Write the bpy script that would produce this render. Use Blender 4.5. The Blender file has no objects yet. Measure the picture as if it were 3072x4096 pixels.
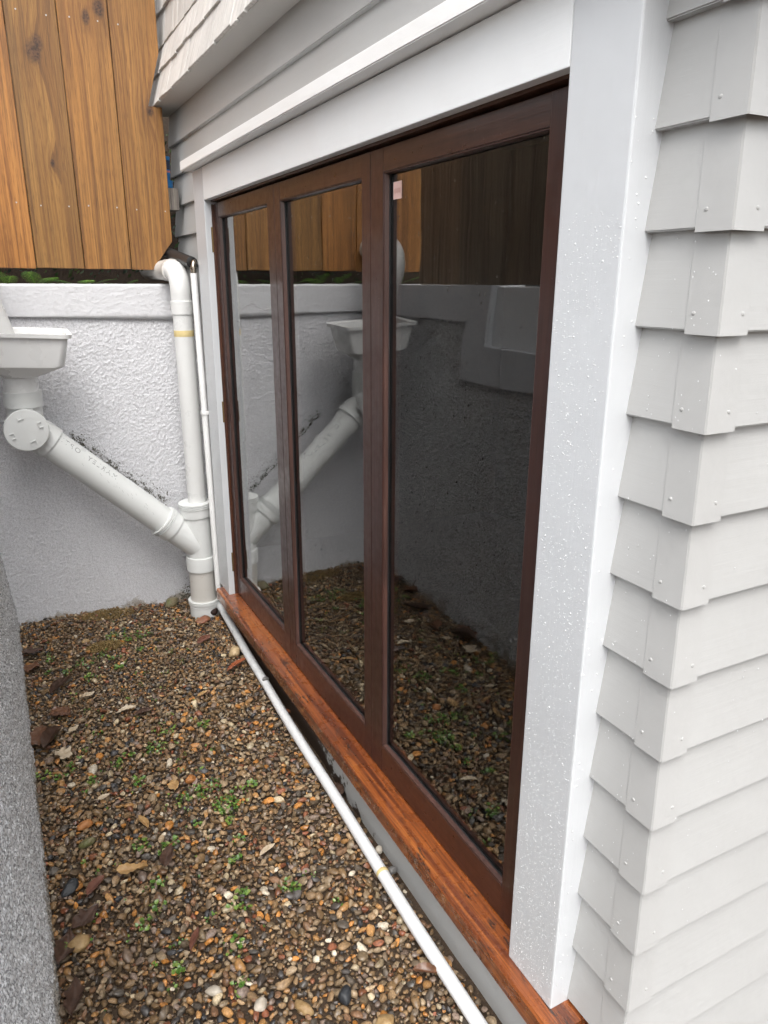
import bpy, bmesh, math, random
import numpy as np
from mathutils import Vector, Matrix, Euler, noise as mnoise
random.seed(7); rng = np.random.default_rng(7)
S = bpy.context.scene
COL = S.collection
R = math.radians

# ------------------------------------------------------------------ camera
f, cx, cy = 2953., 1536., 2048.
def _u(v):
    v = np.array(v, float); return v/np.linalg.norm(v)
_yd = _u((-58-cx, 1119-cy, f)); _dn = _u((1507-cx, 11484-cy, f))
_up = _u(-(_dn-np.dot(_dn, _yd)*_yd)); _xd = np.cross(_yd, _up)
if _xd[0] < 0: _xd = -_xd
RW = np.array([_xd, _yd, _up])
CAMZ = 1.9
cd = bpy.data.cameras.new('camera'); cam = bpy.data.objects.new('camera', cd); COL.objects.link(cam)
M = Matrix(((RW[0,0], -RW[0,1], -RW[0,2], 0), (RW[1,0], -RW[1,1], -RW[1,2], 0), (RW[2,0], -RW[2,1], -RW[2,2], CAMZ), (0,0,0,1)))
cam.matrix_world = M
cd.sensor_fit = 'VERTICAL'; cd.sensor_height = 24.; cd.lens = 24.*f/4096.
cd.clip_start = .02; cd.clip_end = 300
S.camera = cam

# ------------------------------------------------------------------ sky, sun, exposure
W = bpy.data.worlds.new('World'); S.world = W; W.use_nodes = True
wn = W.node_tree; bg = wn.nodes['Background']
SUN_EL, SUN_AZ = R(56), R(205)          # azimuth clockwise from +Y: behind the camera
sky = wn.nodes.new('ShaderNodeTexSky'); sky.sky_type = 'NISHITA'; sky.sun_disc = False
sky.sun_elevation = SUN_EL; sky.sun_rotation = SUN_AZ; sky.dust_density = 4; sky.air_density = 1.2
hs = wn.nodes.new('ShaderNodeHueSaturation'); hs.inputs['Saturation'].default_value = .22
wn.links.new(sky.outputs[0], hs.inputs['Color']); wn.links.new(hs.outputs[0], bg.inputs[0])
bg.inputs[1].default_value = .148
sl = bpy.data.lights.new('sun', 'SUN'); sun = bpy.data.objects.new('sun', sl); COL.objects.link(sun)
sl.energy = 1.1; sl.angle = R(55); sl.color = (1, .97, .93)
sd = Vector((math.sin(SUN_AZ)*math.cos(SUN_EL), math.cos(SUN_AZ)*math.cos(SUN_EL), math.sin(SUN_EL)))
sun.rotation_euler = sd.to_track_quat('Z', 'Y').to_euler(); sun.location = sd*20
vs = S.view_settings; vs.view_transform = 'Standard'; vs.look = 'None'; vs.gamma = 1; vs.use_curve_mapping = False
vs.exposure = 1.2
S.cycles.use_denoising = True
S.cycles.max_bounces = 6; S.cycles.diffuse_bounces = 3; S.cycles.glossy_bounces = 3; S.cycles.transmission_bounces = 6; S.cycles.transparent_max_bounces = 4
S.cycles.use_adaptive_sampling = True; S.cycles.adaptive_threshold = .04
S.cycles.sample_clamp_indirect = 6

# ------------------------------------------------------------------ node helpers
class NT:
    def __init__(s, name):
        s.m = bpy.data.materials.new(name); s.m.use_nodes = True
        s.t = s.m.node_tree; s.b = s.t.nodes['Principled BSDF']
    def n(s, ty, **kw):
        nd = s.t.nodes.new('ShaderNode'+ty)
        for k, v in kw.items():
            if k.startswith('i_'): s.set(nd, k[2:].replace('_', ' '), v)
            else: setattr(nd, k, v)
        return nd
    def set(s, nd, key, v):
        inp = nd.inputs[int(key)] if key.isdigit() else nd.inputs[key]
        if isinstance(v, bpy.types.NodeSocket): s.t.links.new(v, inp)
        else: inp.default_value = v
    def math(s, op, a, b=None, clamp=False):
        nd = s.n('Math', operation=op, use_clamp=clamp); s.set(nd, '0', a)
        if b is not None: s.set(nd, '1', b)
        return nd.outputs[0]
    def vmath(s, op, a, b=None):
        nd = s.n('VectorMath', operation=op); s.set(nd, '0', a)
        if b is not None: s.set(nd, '1', b)
        return nd.outputs['Value'] if op in ('DISTANCE', 'LENGTH') else nd.outputs[0]
    def ramp(s, fac, stops, interp='LINEAR'):
        nd = s.n('ValToRGB'); nd.color_ramp.interpolation = interp
        e = nd.color_ramp.elements
        while len(e) < len(stops): e.new(.5)
        for q, (p, c) in zip(e, stops):
            q.position = p; q.color = (c, c, c, 1) if isinstance(c, (int, float)) else (*c, 1)
        s.set(nd, 'Fac', fac); return nd.outputs[0]
    def noise(s, scale, vec=None, detail=3, rough=.55, dist=0.):
        nd = s.n('TexNoise', i_Scale=scale, i_Detail=detail, i_Roughness=rough, i_Distortion=dist)
        if vec is not None: s.set(nd, 'Vector', vec)
        return nd.outputs[0]
    def mix(s, fac, a, b, blend='MIX'):
        nd = s.n('Mix', data_type='RGBA', blend_type=blend)
        s.set(nd, '0', fac)
        for k, v in (('6', a), ('7', b)):
            s.set(nd, k, (*v, 1) if isinstance(v, tuple) and len(v) == 3 else v)
        return nd.outputs[2]
    def pos(s): return s.n('NewGeometry').outputs['Position']
    def obj(s): return s.n('TexCoord').outputs['Object']
    def mapv(s, vec, scale=(1,1,1), loc=(0,0,0), rot=(0,0,0)):
        nd = s.n('Mapping'); s.set(nd, 'Vector', vec); s.set(nd, 'Scale', scale); s.set(nd, 'Location', loc); s.set(nd, 'Rotation', rot)
        return nd.outputs[0]
    def bump(s, h, strength=.3, dist=.005, normal=None):
        nd = s.n('Bump', i_Strength=strength, i_Distance=dist); s.set(nd, 'Height', h)
        if normal is not None: s.set(nd, 'Normal', normal)
        return nd.outputs[0]
    def done(s, col=None, rough=None, normal=None, **kw):
        if col is not None: s.set(s.b, 'Base Color', (*col, 1) if isinstance(col, tuple) and len(col) == 3 else col)
        if rough is not None: s.set(s.b, 'Roughness', rough)
        if normal is not None: s.set(s.b, 'Normal', normal)
        for k, v in kw.items(): s.set(s.b, k.replace('_', ' '), v)
        return s.m

def painted(name, col, grain=(60, 2, 60), rough=.42, wear=.04, bump=.25, var=.06):
    t = NT(name); p = t.pos()
    g = t.noise(1, t.mapv(p, grain), 4, .6)
    l = t.noise(3.1, p, 4, .6)
    d = t.noise(900, p, 2)
    c1 = tuple(x*(1-var) for x in col); c2 = tuple(min(.92, x*(1+var)) for x in col)
    c = t.mix(l, c1, c2)
    sp = t.ramp(t.noise(38, p, 5, .7), [(.0, 0.), (.70, 0.), (.78, 1.)])
    c = t.mix(t.math('MULTIPLY', sp, wear*4), c, (.42, .38, .32))
    h = t.math('ADD', t.math('ADD', g, t.math('MULTIPLY', d, .35)), t.math('MULTIPLY', t.noise(16, p, 2), 2.2))
    r = t.ramp(l, [(.3, rough-.08), (.7, rough+.1)])
    return t.done(c, r, t.bump(h, bump, .002))

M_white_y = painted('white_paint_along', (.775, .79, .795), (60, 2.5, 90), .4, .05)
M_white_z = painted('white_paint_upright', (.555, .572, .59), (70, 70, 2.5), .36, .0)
M_white_cap = painted('white_paint_cap', (.80, .80, .79), (60, 3, 60), .4, .16, .5)
M_board = painted('grey_board_paint', (.402, .402, .395), (60, 2.5, 90), .45, .06, .22)
M_boardx = painted('grey_board_paint_right', (.402, .402, .395), (2.5, 60, 90), .45, .06, .28)
M_soffit = painted('soffit_paint', (.50, .485, .46), (20, 20, 20), .5, .05)
M_soaker = painted('soaker_paint', (.397, .396, .389), (30, 30, 30), .36, .10, .3)
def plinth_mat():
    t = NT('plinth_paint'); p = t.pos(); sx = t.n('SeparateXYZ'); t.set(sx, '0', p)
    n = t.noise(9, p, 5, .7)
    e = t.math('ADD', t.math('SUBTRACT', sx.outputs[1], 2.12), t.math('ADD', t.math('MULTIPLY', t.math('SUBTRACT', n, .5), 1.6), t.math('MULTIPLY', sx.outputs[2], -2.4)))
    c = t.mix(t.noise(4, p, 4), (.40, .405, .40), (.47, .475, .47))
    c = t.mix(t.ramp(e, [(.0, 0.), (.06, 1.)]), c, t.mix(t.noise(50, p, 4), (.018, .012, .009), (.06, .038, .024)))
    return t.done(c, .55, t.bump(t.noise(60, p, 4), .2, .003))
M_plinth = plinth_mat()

def shingle_mat():
    t = NT('shingle_paint'); p = t.pos()
    g = t.noise(1, t.mapv(p, (3, 75, 3)), 4, .7, .3)
    rnd = t.n('ObjectInfo').outputs['Random']
    c = t.mix(rnd, (.53, .515, .49), (.61, .59, .56))
    c = t.mix(t.ramp(g, [(.3, 1.), (.52, 0.)]), c, (.36, .345, .325))
    return t.done(c, .5, t.bump(g, 1., .006))
M_shingle = shingle_mat()

def door_mat(name, dark, light, rough, flecks=0., grain=(70, 70, 3), pits=0.):
    t = NT(name); p = t.pos()
    w = t.noise(1, t.mapv(p, grain), 5, .65, .6)
    l = t.noise(4, p, 3)
    c = t.mix(t.ramp(w, [(.3, 0.), (.7, 1.)]), dark, light)
    c = t.mix(t.ramp(l, [(.35, 0.), (.75, .55)]), c, tuple(x*.6 for x in dark))
    if pits:
        q = t.noise(1, t.mapv(p, (150, 26, 150)), 3, .6)
        band = t.noise(5, t.mapv(p, (4, 1, 1)), 3, .6)
        k = t.math('MULTIPLY', t.ramp(q, [(.60, 0.), (.66, 1.)]), t.ramp(band, [(.45, 0.), (.58, 1.)]))
        big = t.math('MULTIPLY', t.ramp(t.noise(1, t.mapv(p, (60, 9, 60)), 4, .7), [(.60, 0.), (.68, 1.)]), .8)
        c = t.mix(t.math('MAXIMUM', k, big), c, (.035, .02, .014))
    r = t.ramp(t.noise(30, p, 4), [(.3, rough-.05), (.7, rough+.12)])
    return t.done(c, r, t.bump(w, .25, .002), Coat_Weight=.25, Coat_Roughness=.12)
M_door = door_mat('dark_varnish', (.026, .0095, .0075), (.056, .021, .0155), .33)
M_doorh = door_mat('dark_varnish_rail', (.028, .0105, .0075), (.070, .027, .017), .31, grain=(70, 3, 70))
M_bead = door_mat('bead_varnish', (.035, .014, .010), (.085, .037, .027), .45)
def sill_mat():
    t = NT('sill_varnish'); p = t.pos()
    a = t.noise(1, t.mapv(p, (55, 1.1, 55)), 5, .65, .5); b = t.noise(1, t.mapv(p, (260, 5, 260)), 4, .65, .3); l = t.noise(2.2, p, 4, .6)
    c = t.ramp(a, [(.28, (.05, .014, .006)), (.44, (.14, .036, .011)), (.56, (.28, .078, .017)), (.72, (.45, .155, .034))])
    c = t.mix(t.math('MULTIPLY', t.ramp(b, [(.34, 1.), (.50, 0.)]), .65), c, (.045, .012, .006))
    c = t.mix(t.ramp(l, [(.45, .0), (.72, .5)]), c, (.09, .02, .008))
    q = t.noise(1, t.mapv(p, (130, 22, 130)), 4, .65); w = t.noise(4, t.mapv(p, (5, 1, 1)), 4, .65)
    k = t.math('MULTIPLY', t.ramp(q, [(.52, 0.), (.60, 1.)]), t.ramp(w, [(.50, 0.), (.60, 1.)]))
    c = t.mix(t.math('MULTIPLY', k, .9), c, (.026, .017, .013))
    r = t.ramp(t.noise(30, p, 4), [(.3, .2), (.7, .4)])
    return t.done(c, r, t.bump(t.math('ADD', b, t.math('MULTIPLY', k, -.8)), .35, .002), Coat_Weight=.7, Coat_Roughness=.06)
M_sill = sill_mat()
M_edge = door_mat('head_jamb_stain', (.05, .017, .008), (.095, .033, .014), .45, grain=(60, 3, 60))

def glass_mat():
    t = NT('window_glass')
    n = t.noise(5., t.pos(), 1)
    return t.done((.93, .95, .94), .0, t.bump(n, .03, .01), Transmission_Weight=1., IOR=1.75)
M_glass = glass_mat()

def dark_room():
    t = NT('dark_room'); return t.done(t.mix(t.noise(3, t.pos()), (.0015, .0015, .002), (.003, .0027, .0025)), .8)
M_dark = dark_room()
def plyboard():
    t = NT('ply'); g = t.noise(1, t.mapv(t.pos(), (30, 30, 3)), 4)
    return t.done(t.mix(g, (.10, .055, .028), (.16, .09, .05)), .7)
M_ply = plyboard()

def render_mat(name, col, fine=1., speck=0.):
    t = NT(name); p = t.pos()
    d = t.noise(190*fine, p, 4, .65, .6); v = t.n('TexVoronoi', i_Scale=230*fine, feature='SMOOTH_F1'); t.set(v, 'Vector', t.vmath('ADD', p, t.mapv(t.n('TexNoise', i_Scale=40.).outputs['Color'], (.02, .02, .02))))
    h = t.math('SUBTRACT', d, t.math('MULTIPLY', v.outputs['Distance'], .6))
    l = t.noise(2.5, p, 4, .6)
    c = t.mix(l, tuple(x*.95 for x in col), tuple(x*1.05 for x in col))
    spx = t.n('SeparateXYZ'); t.set(spx, '0', p); z = spx.outputs[2]
    # splash dirt with its own ragged edge along the foot of the wall
    edge = t.math('ADD', t.math('MULTIPLY', t.math('SUBTRACT', z, .045), 9.), t.math('MULTIPLY', t.math('SUBTRACT', t.noise(6, p, 6, .75), .5), -5.5))
    k = t.math('MULTIPLY', t.ramp(edge, [(.0, 1.), (.12, .6), (.34, 0.)]), t.ramp(z, [(.05, 1.), (.15, 0.)]))
    c = t.mix(t.math('MULTIPLY', k, .8), c, t.mix(t.noise(60, p, 4), (.14, .11, .07), (.48, .42, .33)))
    if speck:
        c = t.mix(1., c, t.ramp(t.noise(150, p, 2, .6), [(.38, 1-speck), (.5, 1.), (.62, 1+speck*.6)]), 'MULTIPLY')
    pit = t.ramp(d, [(.26, 1.), (.40, 0.)])
    c = t.mix(t.math('MULTIPLY', pit, .35), c, tuple(x*.55 for x in col))  # relief shade put into the colour at the low spots of the bump
    return t.done(c, .85, t.bump(h, .6, .004), Specular_IOR_Level=.1)
M_render = render_mat('render_paint', (.66, .662, .685), 1., .16)
M_renderL = render_mat('render_paint_left', (.66, .665, .675), .9, .6)
M_band = render_mat('band_paint', (.66, .662, .68), 1.5)
M_bandL = render_mat('band_paint_left', (.72, .735, .76), 1.5)
M_bandW = render_mat('lit_patch_white', (.88, .89, .90), 1.5)  # near-white imitates strong light on the patch above the band

def plank_mat(name, tones, knots=(), axis='X', grey=0.):
    t = NT(name); p = t.pos()
    rnd = t.n('ObjectInfo').outputs['Random']
    off = t.n('CombineXYZ'); t.set(off, '0', t.math('MULTIPLY', rnd, 37.)); t.set(off, '1', t.math('MULTIPLY', rnd, 11.)); t.set(off, '2', t.math('MULTIPLY', rnd, 23.))
    q = t.vmath('ADD', p, off.outputs[0])
    kn = None; ring = None; jn = t.math('MULTIPLY', t.math('SUBTRACT', t.noise(30, p, 2), .5), .012) if knots else None
    for (kx, ky, kz, kr) in knots:
        d = t.vmath('LENGTH', t.mapv(t.vmath('SUBTRACT', p, (kx, ky, kz)), (1, 1, .62)))
        d = t.math('ADD', d, jn)
        a = t.ramp(t.math('DIVIDE', d, kr), [(0., 1.), (.55, .8), (1., .0)])
        b = t.ramp(t.math('DIVIDE', d, kr*5), [(0., 1.), (.5, .35), (1., .0)])
        kn = a if kn is None else t.math('MAXIMUM', kn, a)
        ring = b if ring is None else t.math('MAXIMUM', ring, b)
    w1 = (1.6, 1, .35) if axis == 'X' else (1, 1.6, .35)
    sx = (34, 4, .38) if axis == 'X' else (4, 34, .38)
    base = t.mapv(q, sx)
    if ring is not None:
        cb = t.n('CombineXYZ'); t.set(cb, '0', t.math('MULTIPLY', ring, 1.6)); base = t.vmath('ADD', base, cb.outputs[0])
    g1 = t.noise(1, base, 6, .66, .45)
    g2 = t.noise(1, t.mapv(q, tuple(x*4.5 for x in sx)), 3, .6, .3)
    fine = t.noise(1, t.mapv(q, (300, 300, 14)), 2)
    l = t.noise(2.6, t.mapv(q, w1), 3, .6)
    saw = t.noise(1, t.mapv(p, (2, 2, 210)), 2)
    c = t.ramp(g1, [(.22, tones[0]), (.42, tones[1]), (.55, tones[2]), (.75, tones[3])])
    c = t.mix(t.ramp(l, [(.35, 0.), (.7, .7)]), c, t.ramp(g2, [(.3, tones[4]), (.7, tones[2])]))
    c = t.mix(t.math('MULTIPLY', t.ramp(g2, [(.34, 1.), (.52, 0.)]), .42), c, tones[0])
    c = t.mix(t.math('MULTIPLY', t.ramp(fine, [(.30, 1.), (.46, 0.)]), .55), c, tones[0])
    st_ = t.noise(1, t.mapv(q, (9, 9, .8)), 4, .65, .3)
    c = t.mix(t.math('MULTIPLY', t.ramp(st_, [(.54, 0.), (.72, 1.)]), .55), c, tones[0])
    hue = t.mix(rnd, (.80, .86, .90), (1.2, 1.08, 1.))
    c = t.mix(1., c, hue, 'MULTIPLY')
    if kn is not None:
        c = t.mix(t.math('MULTIPLY', ring, .45), c, tones[0])
        c = t.mix(kn, c, t.ramp(t.noise(90, p, 3), [(.35, (.02, .010, .006)), (.65, (.10, .045, .02))]))
    h = t.math('ADD', t.math('MULTIPLY', g2, .7), t.math('ADD', t.math('MULTIPLY', saw, .25), fine))
    return t.done(c, .62, t.bump(h, .35, .003))
FY = 4.316   # front of the timber fence
def onY(px, py, Y):
    d = RW @ _u((px-cx, py-cy, f)); k = Y/d[1]; return d[0]*k, Y, CAMZ+d[2]*k
KN = [(*onY(132, 205, FY), .040), (*onY(148, 175, FY), .03), (*onY(392, 33, FY), .032), (*onY(340, 69, FY), .024), (*onY(211, 651, FY), .014), (*onY(600, 443, FY), .020), (-.11, FY, 2.42, .035)]
M_plank = plank_mat('cedar_plank', [(.075, .029, .009), (.205, .087, .022), (.345, .158, .038), (.47, .24, .066), (.17, .098, .036)], KN)
M_oldplank = plank_mat('old_plank', [(.09, .07, .05), (.22, .165, .12), (.38, .30, .225), (.52, .43, .33), (.27, .165, .09)], (), 'Y')
M_rail = plank_mat('old_rail', [(.03, .028, .027), (.07, .06, .055), (.30, .26, .22), (.5, .44, .38), (.05, .045, .04)], ())

def pvc(name, col, rough=.28, dirt=.15, dcol=(.30, .24, .16)):
    t = NT(name); p = t.pos()
    l = t.noise(7, p, 5, .65)
    s = t.ramp(t.noise(60, p, 4, .7), [(.62, 0.), (.75, 1.)])
    c = t.mix(l, tuple(x*.93 for x in col), tuple(x*1.05 for x in col))
    c = t.mix(t.math('MULTIPLY', s, dirt), c, dcol)
    return t.done(c, t.ramp(l, [(.3, rough-.06), (.7, rough+.14)]), t.bump(t.noise(160, p, 2), .05, .002))
M_pvc = pvc('grey_pvc', (.655, .66, .65))
M_pvc2 = pvc('cool_grey_pvc', (.67, .685, .675), .3, .12)
M_pvcw = pvc('white_pvc', (.80, .805, .80), .25, .1)
M_pvcst = pvc('stained_pvc', (.56, .54, .505), .34, .55, (.34, .22, .10))
M_hose = pvc('white_drain_pvc', (.68, .69, .70), .24, .2)
def plain(name, col, rough=.5, metal=0., **kw):
    t = NT(name); p = t.pos()
    c = t.mix(t.noise(40, p, 4), tuple(x*.82 for x in col), tuple(x*1.15 for x in col))
    return t.done(c, rough, t.bump(t.noise(220, p, 3), .12, .002), Metallic=metal, **kw)
M_line = plain('grey_print', (.28, .285, .28), .5)
M_foam = plain('black_lagging', (.016, .016, .017), .45)
M_chrome = plain('dull_brass', (.45, .40, .33), .22, 1.)
M_hinge = plain('hinge_brass', (.20, .13, .06), .45, .8)
M_nail = plain('galvanised_nail', (.40, .40, .39), .55, .4)
M_tape = plain('old_yellow_tape', (.62, .50, .24), .6)
M_blue = plain('blue_tub', (.012, .16, .42), .35)
M_bluedk = plain('blue_label', (.012, .025, .07), .4)
M_pink = plain('pink_label', (.6, .22, .24), .5)
M_paper = plain('pink_sticker', (.62, .42, .38), .6)
M_print = plain('sticker_print', (.45, .24, .2), .6)
M_mossd = plain('dark_moss', (.12, .113, .085), .95)
M_mossy = plain('yellow_moss', (.22, .15, .055), .9)
M_screw = plain('screw', (.3, .3, .3), .4, .8)

def leafmat(name, a, b, rough=.35):
    t = NT(name); p = t.obj()
    n = t.noise(60, p, 5, .65)
    c = t.mix(t.ramp(n, [(.3, 0.), (.7, 1.)]), a, b)
    return t.done(c, rough, t.bump(t.noise(150, p, 3), .3, .002))
M_lf = dict(
    orange=leafmat('leaf_orange', (.17, .045, .018), (.30, .09, .035), .22),
    brown=leafmat('leaf_brown', (.08, .038, .02), (.155, .07, .036), .35),
    dark=leafmat('leaf_dark', (.042, .024, .017), (.085, .047, .032), .4),
    red=leafmat('leaf_red', (.095, .040, .028), (.16, .068, .045), .35),
    pale=leafmat('leaf_pale', (.34, .26, .17), (.52, .44, .33), .5),
    tan=leafmat('leaf_tan', (.26, .14, .05), (.42, .27, .12), .4))
def weedmat():
    t = NT('weed_leaf'); p = t.obj()
    rnd = t.n('NewGeometry').outputs['Random Per Island']
    c = t.ramp(rnd, [(0., (.045, .10, .016)), (.5, (.085, .17, .026)), (.85, (.16, .225, .045)), (1., (.22, .21, .06))])
    return t.done(c, .32, t.bump(t.noise(200, p, 2), .2, .002), Subsurface_Weight=0.)
M_weed = weedmat()
def fernmat():
    t = NT('fern_leaf'); rnd = t.n('NewGeometry').outputs['Random Per Island']
    return t.done(t.ramp(rnd, [(0., (.07, .20, .015)), (1., (.20, .36, .035))]), .45)
M_fern = fernmat()
def ivymat():
    t = NT('ivy_leaf'); rnd = t.n('NewGeometry').outputs['Random Per Island']
    return t.done(t.ramp(rnd, [(0., (.012, .03, .008)), (.7, (.035, .085, .015)), (1., (.12, .18, .045))]), .4)
M_ivy = ivymat()

def gravel_mat():
    t = NT('gravel_stone'); g = t.n('NewGeometry'); p = g.outputs['Position']; r = g.outputs['Random Per Island']
    wn_ = t.n('TexWhiteNoise', noise_dimensions='1D'); t.set(wn_, 'W', t.math('MULTIPLY', r, 713.)); r2 = wn_.outputs['Value']
    c = t.ramp(r, [(0., (.040, .040, .042)), (.06, (.075, .066, .056)), (.13, (.125, .092, .060)), (.23, (.16, .100, .048)), (.34, (.20, .125, .060)),
                   (.44, (.225, .165, .10)), (.53, (.165, .090, .048)), (.61, (.28, .185, .10)), (.68, (.19, .14, .11)), (.74, (.32, .235, .145)), (.80, (.34, .18, .065)),
                   (.86, (.20, .070, .034)), (.905, (.42, .18, .042)), (.945, (.42, .34, .22)), (.985, (.56, .49, .38))], 'CONSTANT')
    c = t.mix(1., c, t.ramp(r2, [(0., .65), (1., 1.32)]), 'MULTIPLY')
    n = t.noise(170, p, 4, .75)
    c = t.mix(1., c, t.ramp(n, [(.28, .45), (.5, 1.), (.72, 1.55)]), 'MULTIPLY')
    s = t.noise(4.2, p, 3, .6)
    c = t.mix(t.math('MULTIPLY', t.ramp(s, [(.44, 0.), (.66, 1.)]), .5), c, (.115, .072, .036))
    rr = t.ramp(r2, [(0., .27), (.5, .42), (1., .65)])
    return t.done(c, rr, t.bump(t.noise(420, p, 4, .65), .3, .0015))
M_gravel = gravel_mat()
def soil_mat():
    t = NT('soil'); p = t.pos(); n = t.noise(120, p, 5, .7)
    c = t.ramp(n, [(.3, (.035, .022, .013)), (.6, (.075, .047, .026)), (.8, (.14, .09, .05))])
    return t.done(c, .8, t.bump(n, .8, .01))
M_soil = soil_mat()
def stone_mat(name, a, b, sc=55, pit=0., moss=0.):
    t = NT(name); p = t.pos(); n = t.noise(sc, p, 5, .7)
    c = t.mix(t.ramp(n, [(.3, 0.), (.7, 1.)]), a, b)
    if moss: c = t.mix(t.ramp(t.noise(25, p, 4), [(.48, 0.), (.62, moss)]), c, (.10, .11, .03))
    h = t.noise(130, p, 4, .7)
    if pit: c = t.mix(t.ramp(h, [(.30, 1.), (.40, 0.)]), c, tuple(x*.35 for x in a))
    return t.done(c, .5, t.bump(h, .5, .004))
M_st = dict(tan=stone_mat('tan_stone', (.36, .25, .12), (.56, .43, .26), pit=1.), mossy=stone_mat('mossy_stone', (.12, .10, .06), (.24, .20, .12), moss=.8),
    red=stone_mat('red_stone', (.17, .06, .033), (.27, .11, .06), moss=.3), dark=stone_mat('dark_brown_stone', (.022, .014, .012), (.05, .03, .026)),
    orange=stone_mat('orange_stone', (.26, .09, .022), (.40, .18, .06)), black=stone_mat('black_stone', (.012, .014, .017), (.03, .033, .037)),
    grey=stone_mat('grey_stone', (.10, .10, .10), (.2, .19, .18)), white=stone_mat('pale_stone', (.36, .31, .24), (.52, .47, .40)), ochre=stone_mat('ochre_stone', (.22, .13, .05), (.36, .25, .12)))
def drop_mat():
    t = NT('water_drop'); return t.done((.68, .69, .70), .05, None, IOR=1.33, Specular_IOR_Level=.8, Coat_Weight=1., Coat_Roughness=.02)
M_drop = drop_mat()
def glassdrop():
    t = NT('water_drop_clear'); return t.done((1, 1, 1), .0, None, IOR=1.33, Transmission_Weight=1.)
M_gdrop = glassdrop()

# ------------------------------------------------------------------ mesh helpers
def link(name, me, mat, parent=None, smooth=False):
    o = bpy.data.objects.new(name, me); COL.objects.link(o)
    if mat is not None and not me.materials: me.materials.append(mat)
    if smooth: me.polygons.foreach_set('use_smooth', [True]*len(me.polygons))
    if parent is not None:
        o.parent = parent; o.matrix_parent_inverse = Matrix.Translation(-world_loc(parent))
    return o
def world_loc(o):
    return Vector(o.get('_o', (0, 0, 0)))
def mesh(name, v, fc):
    me = bpy.data.meshes.new(name); me.from_pydata([tuple(x) for x in v], [], fc); me.update(); return me
def mk(name, v, fc, mat, parent=None, smooth=False):
    return link(name, mesh(name, v, fc), mat, parent, smooth)
def bmobj(name, bm, mat, parent=None, smooth=False):
    me = bpy.data.meshes.new(name); bmesh.ops.recalc_face_normals(bm, faces=bm.faces); bm.to_mesh(me); bm.free(); return link(name, me, mat, parent, smooth)
def thing(name, loc, label, cat, group=None):
    o = bpy.data.objects.new(name, None); COL.objects.link(o); o.location = loc; o.empty_display_size = .1
    o['_o'] = tuple(loc); return tag(o, label, cat, group)
def tag(o, label=None, cat=None, group=None, kind=None):
    if label: o['label'] = label
    if cat: o['category'] = cat
    if group: o['group'] = group
    if kind: o['kind'] = kind
    return o
def addbox(bm, lo, hi, bev=0.):
    r = bmesh.ops.create_cube(bm, size=1.)
    s = [hi[i]-lo[i] for i in range(3)]; c = [(hi[i]+lo[i])/2 for i in range(3)]
    for v in r['verts']: v.co = Vector((v.co[i]*s[i]+c[i] for i in range(3)))
    if bev:
        ed = list({e for v in r['verts'] for e in v.link_edges})
        bmesh.ops.bevel(bm, geom=ed, offset=bev, segments=2, affect='EDGES', profile=.6)
def box(name, lo, hi, mat, parent=None, bev=.002):
    bm = bmesh.new(); addbox(bm, lo, hi, bev); return bmobj(name, bm, mat, parent)
def boxes(name, bl, mat, parent=None, bev=.002):
    bm = bmesh.new()
    for lo, hi in bl: addbox(bm, lo, hi, bev)
    return bmobj(name, bm, mat, parent)
def tube(name, pts, r, mat, parent=None, seg=24, cap=True, hollow=0., smooth=True):
    pts = [Vector(p) for p in pts]; n = len(pts); rs = r if isinstance(r, (list, tuple)) else [r]*n
    v, fc = [], []
    t0 = (pts[1]-pts[0]).normalized(); a = t0.orthogonal().normalized()
    for i in range(n):
        t = (pts[min(i+1, n-1)]-pts[max(i-1, 0)])
        if t.length < 1e-9: t = t0
        t = t.normalized(); a = (a-t*a.dot(t)).normalized(); b = t.cross(a)
        for k in range(seg):
            q = 2*math.pi*k/seg; v.append(pts[i]+(a*math.cos(q)+b*math.sin(q))*rs[i])
    for i in range(n-1):
        for k in range(seg):
            k2 = (k+1) % seg; fc.append((i*seg+k, i*seg+k2, (i+1)*seg+k2, (i+1)*seg+k))
    if cap:
        fc.append(tuple(range(seg-1, -1, -1))); fc.append(tuple((n-1)*seg+k for k in range(seg)))
    o = mk(name, v, fc, mat, parent)
    me = o.data
    me.polygons.foreach_set('use_smooth', [len(p.vertices) == 4 for p in me.polygons])
    try: me.set_sharp_from_angle(angle=R(40))
    except Exception: pass
    return o
def profile(c, axis, steps):
    """ring stack along a straight axis: steps = [(distance, radius)...]"""
    c = Vector(c); axis = Vector(axis).normalized()
    return [c+axis*d for d, _ in steps], [r for _, r in steps]
def stack(name, c, axis, steps, mat, parent, seg=32, cap=True):
    # duplicate coincident distances slightly so that the sweep keeps its direction
    st = []
    for d, r in steps:
        if st and abs(st[-1][0]-d) < 1e-6: d = st[-1][0]+2e-4
        st.append((d, r))
    p, r = profile(c, axis, st); return tube(name, p, r, mat, parent, seg, cap)
def bez(p, n=12):
    """Catmull-Rom through points"""
    P = [Vector(q) for q in p]; P = [P[0]*2-P[1]]+P+[P[-1]*2-P[-2]]; o = []
    for i in range(1, len(P)-2):
        for k in range(n):
            t = k/n
            o.append(.5*((2*P[i])+(-P[i-1]+P[i+1])*t+(2*P[i-1]-5*P[i]+4*P[i+1]-P[i+2])*t*t+(-P[i-1]+3*P[i]-3*P[i+1]+P[i+2])*t**3))
    return o+[P[-2]]
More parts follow.
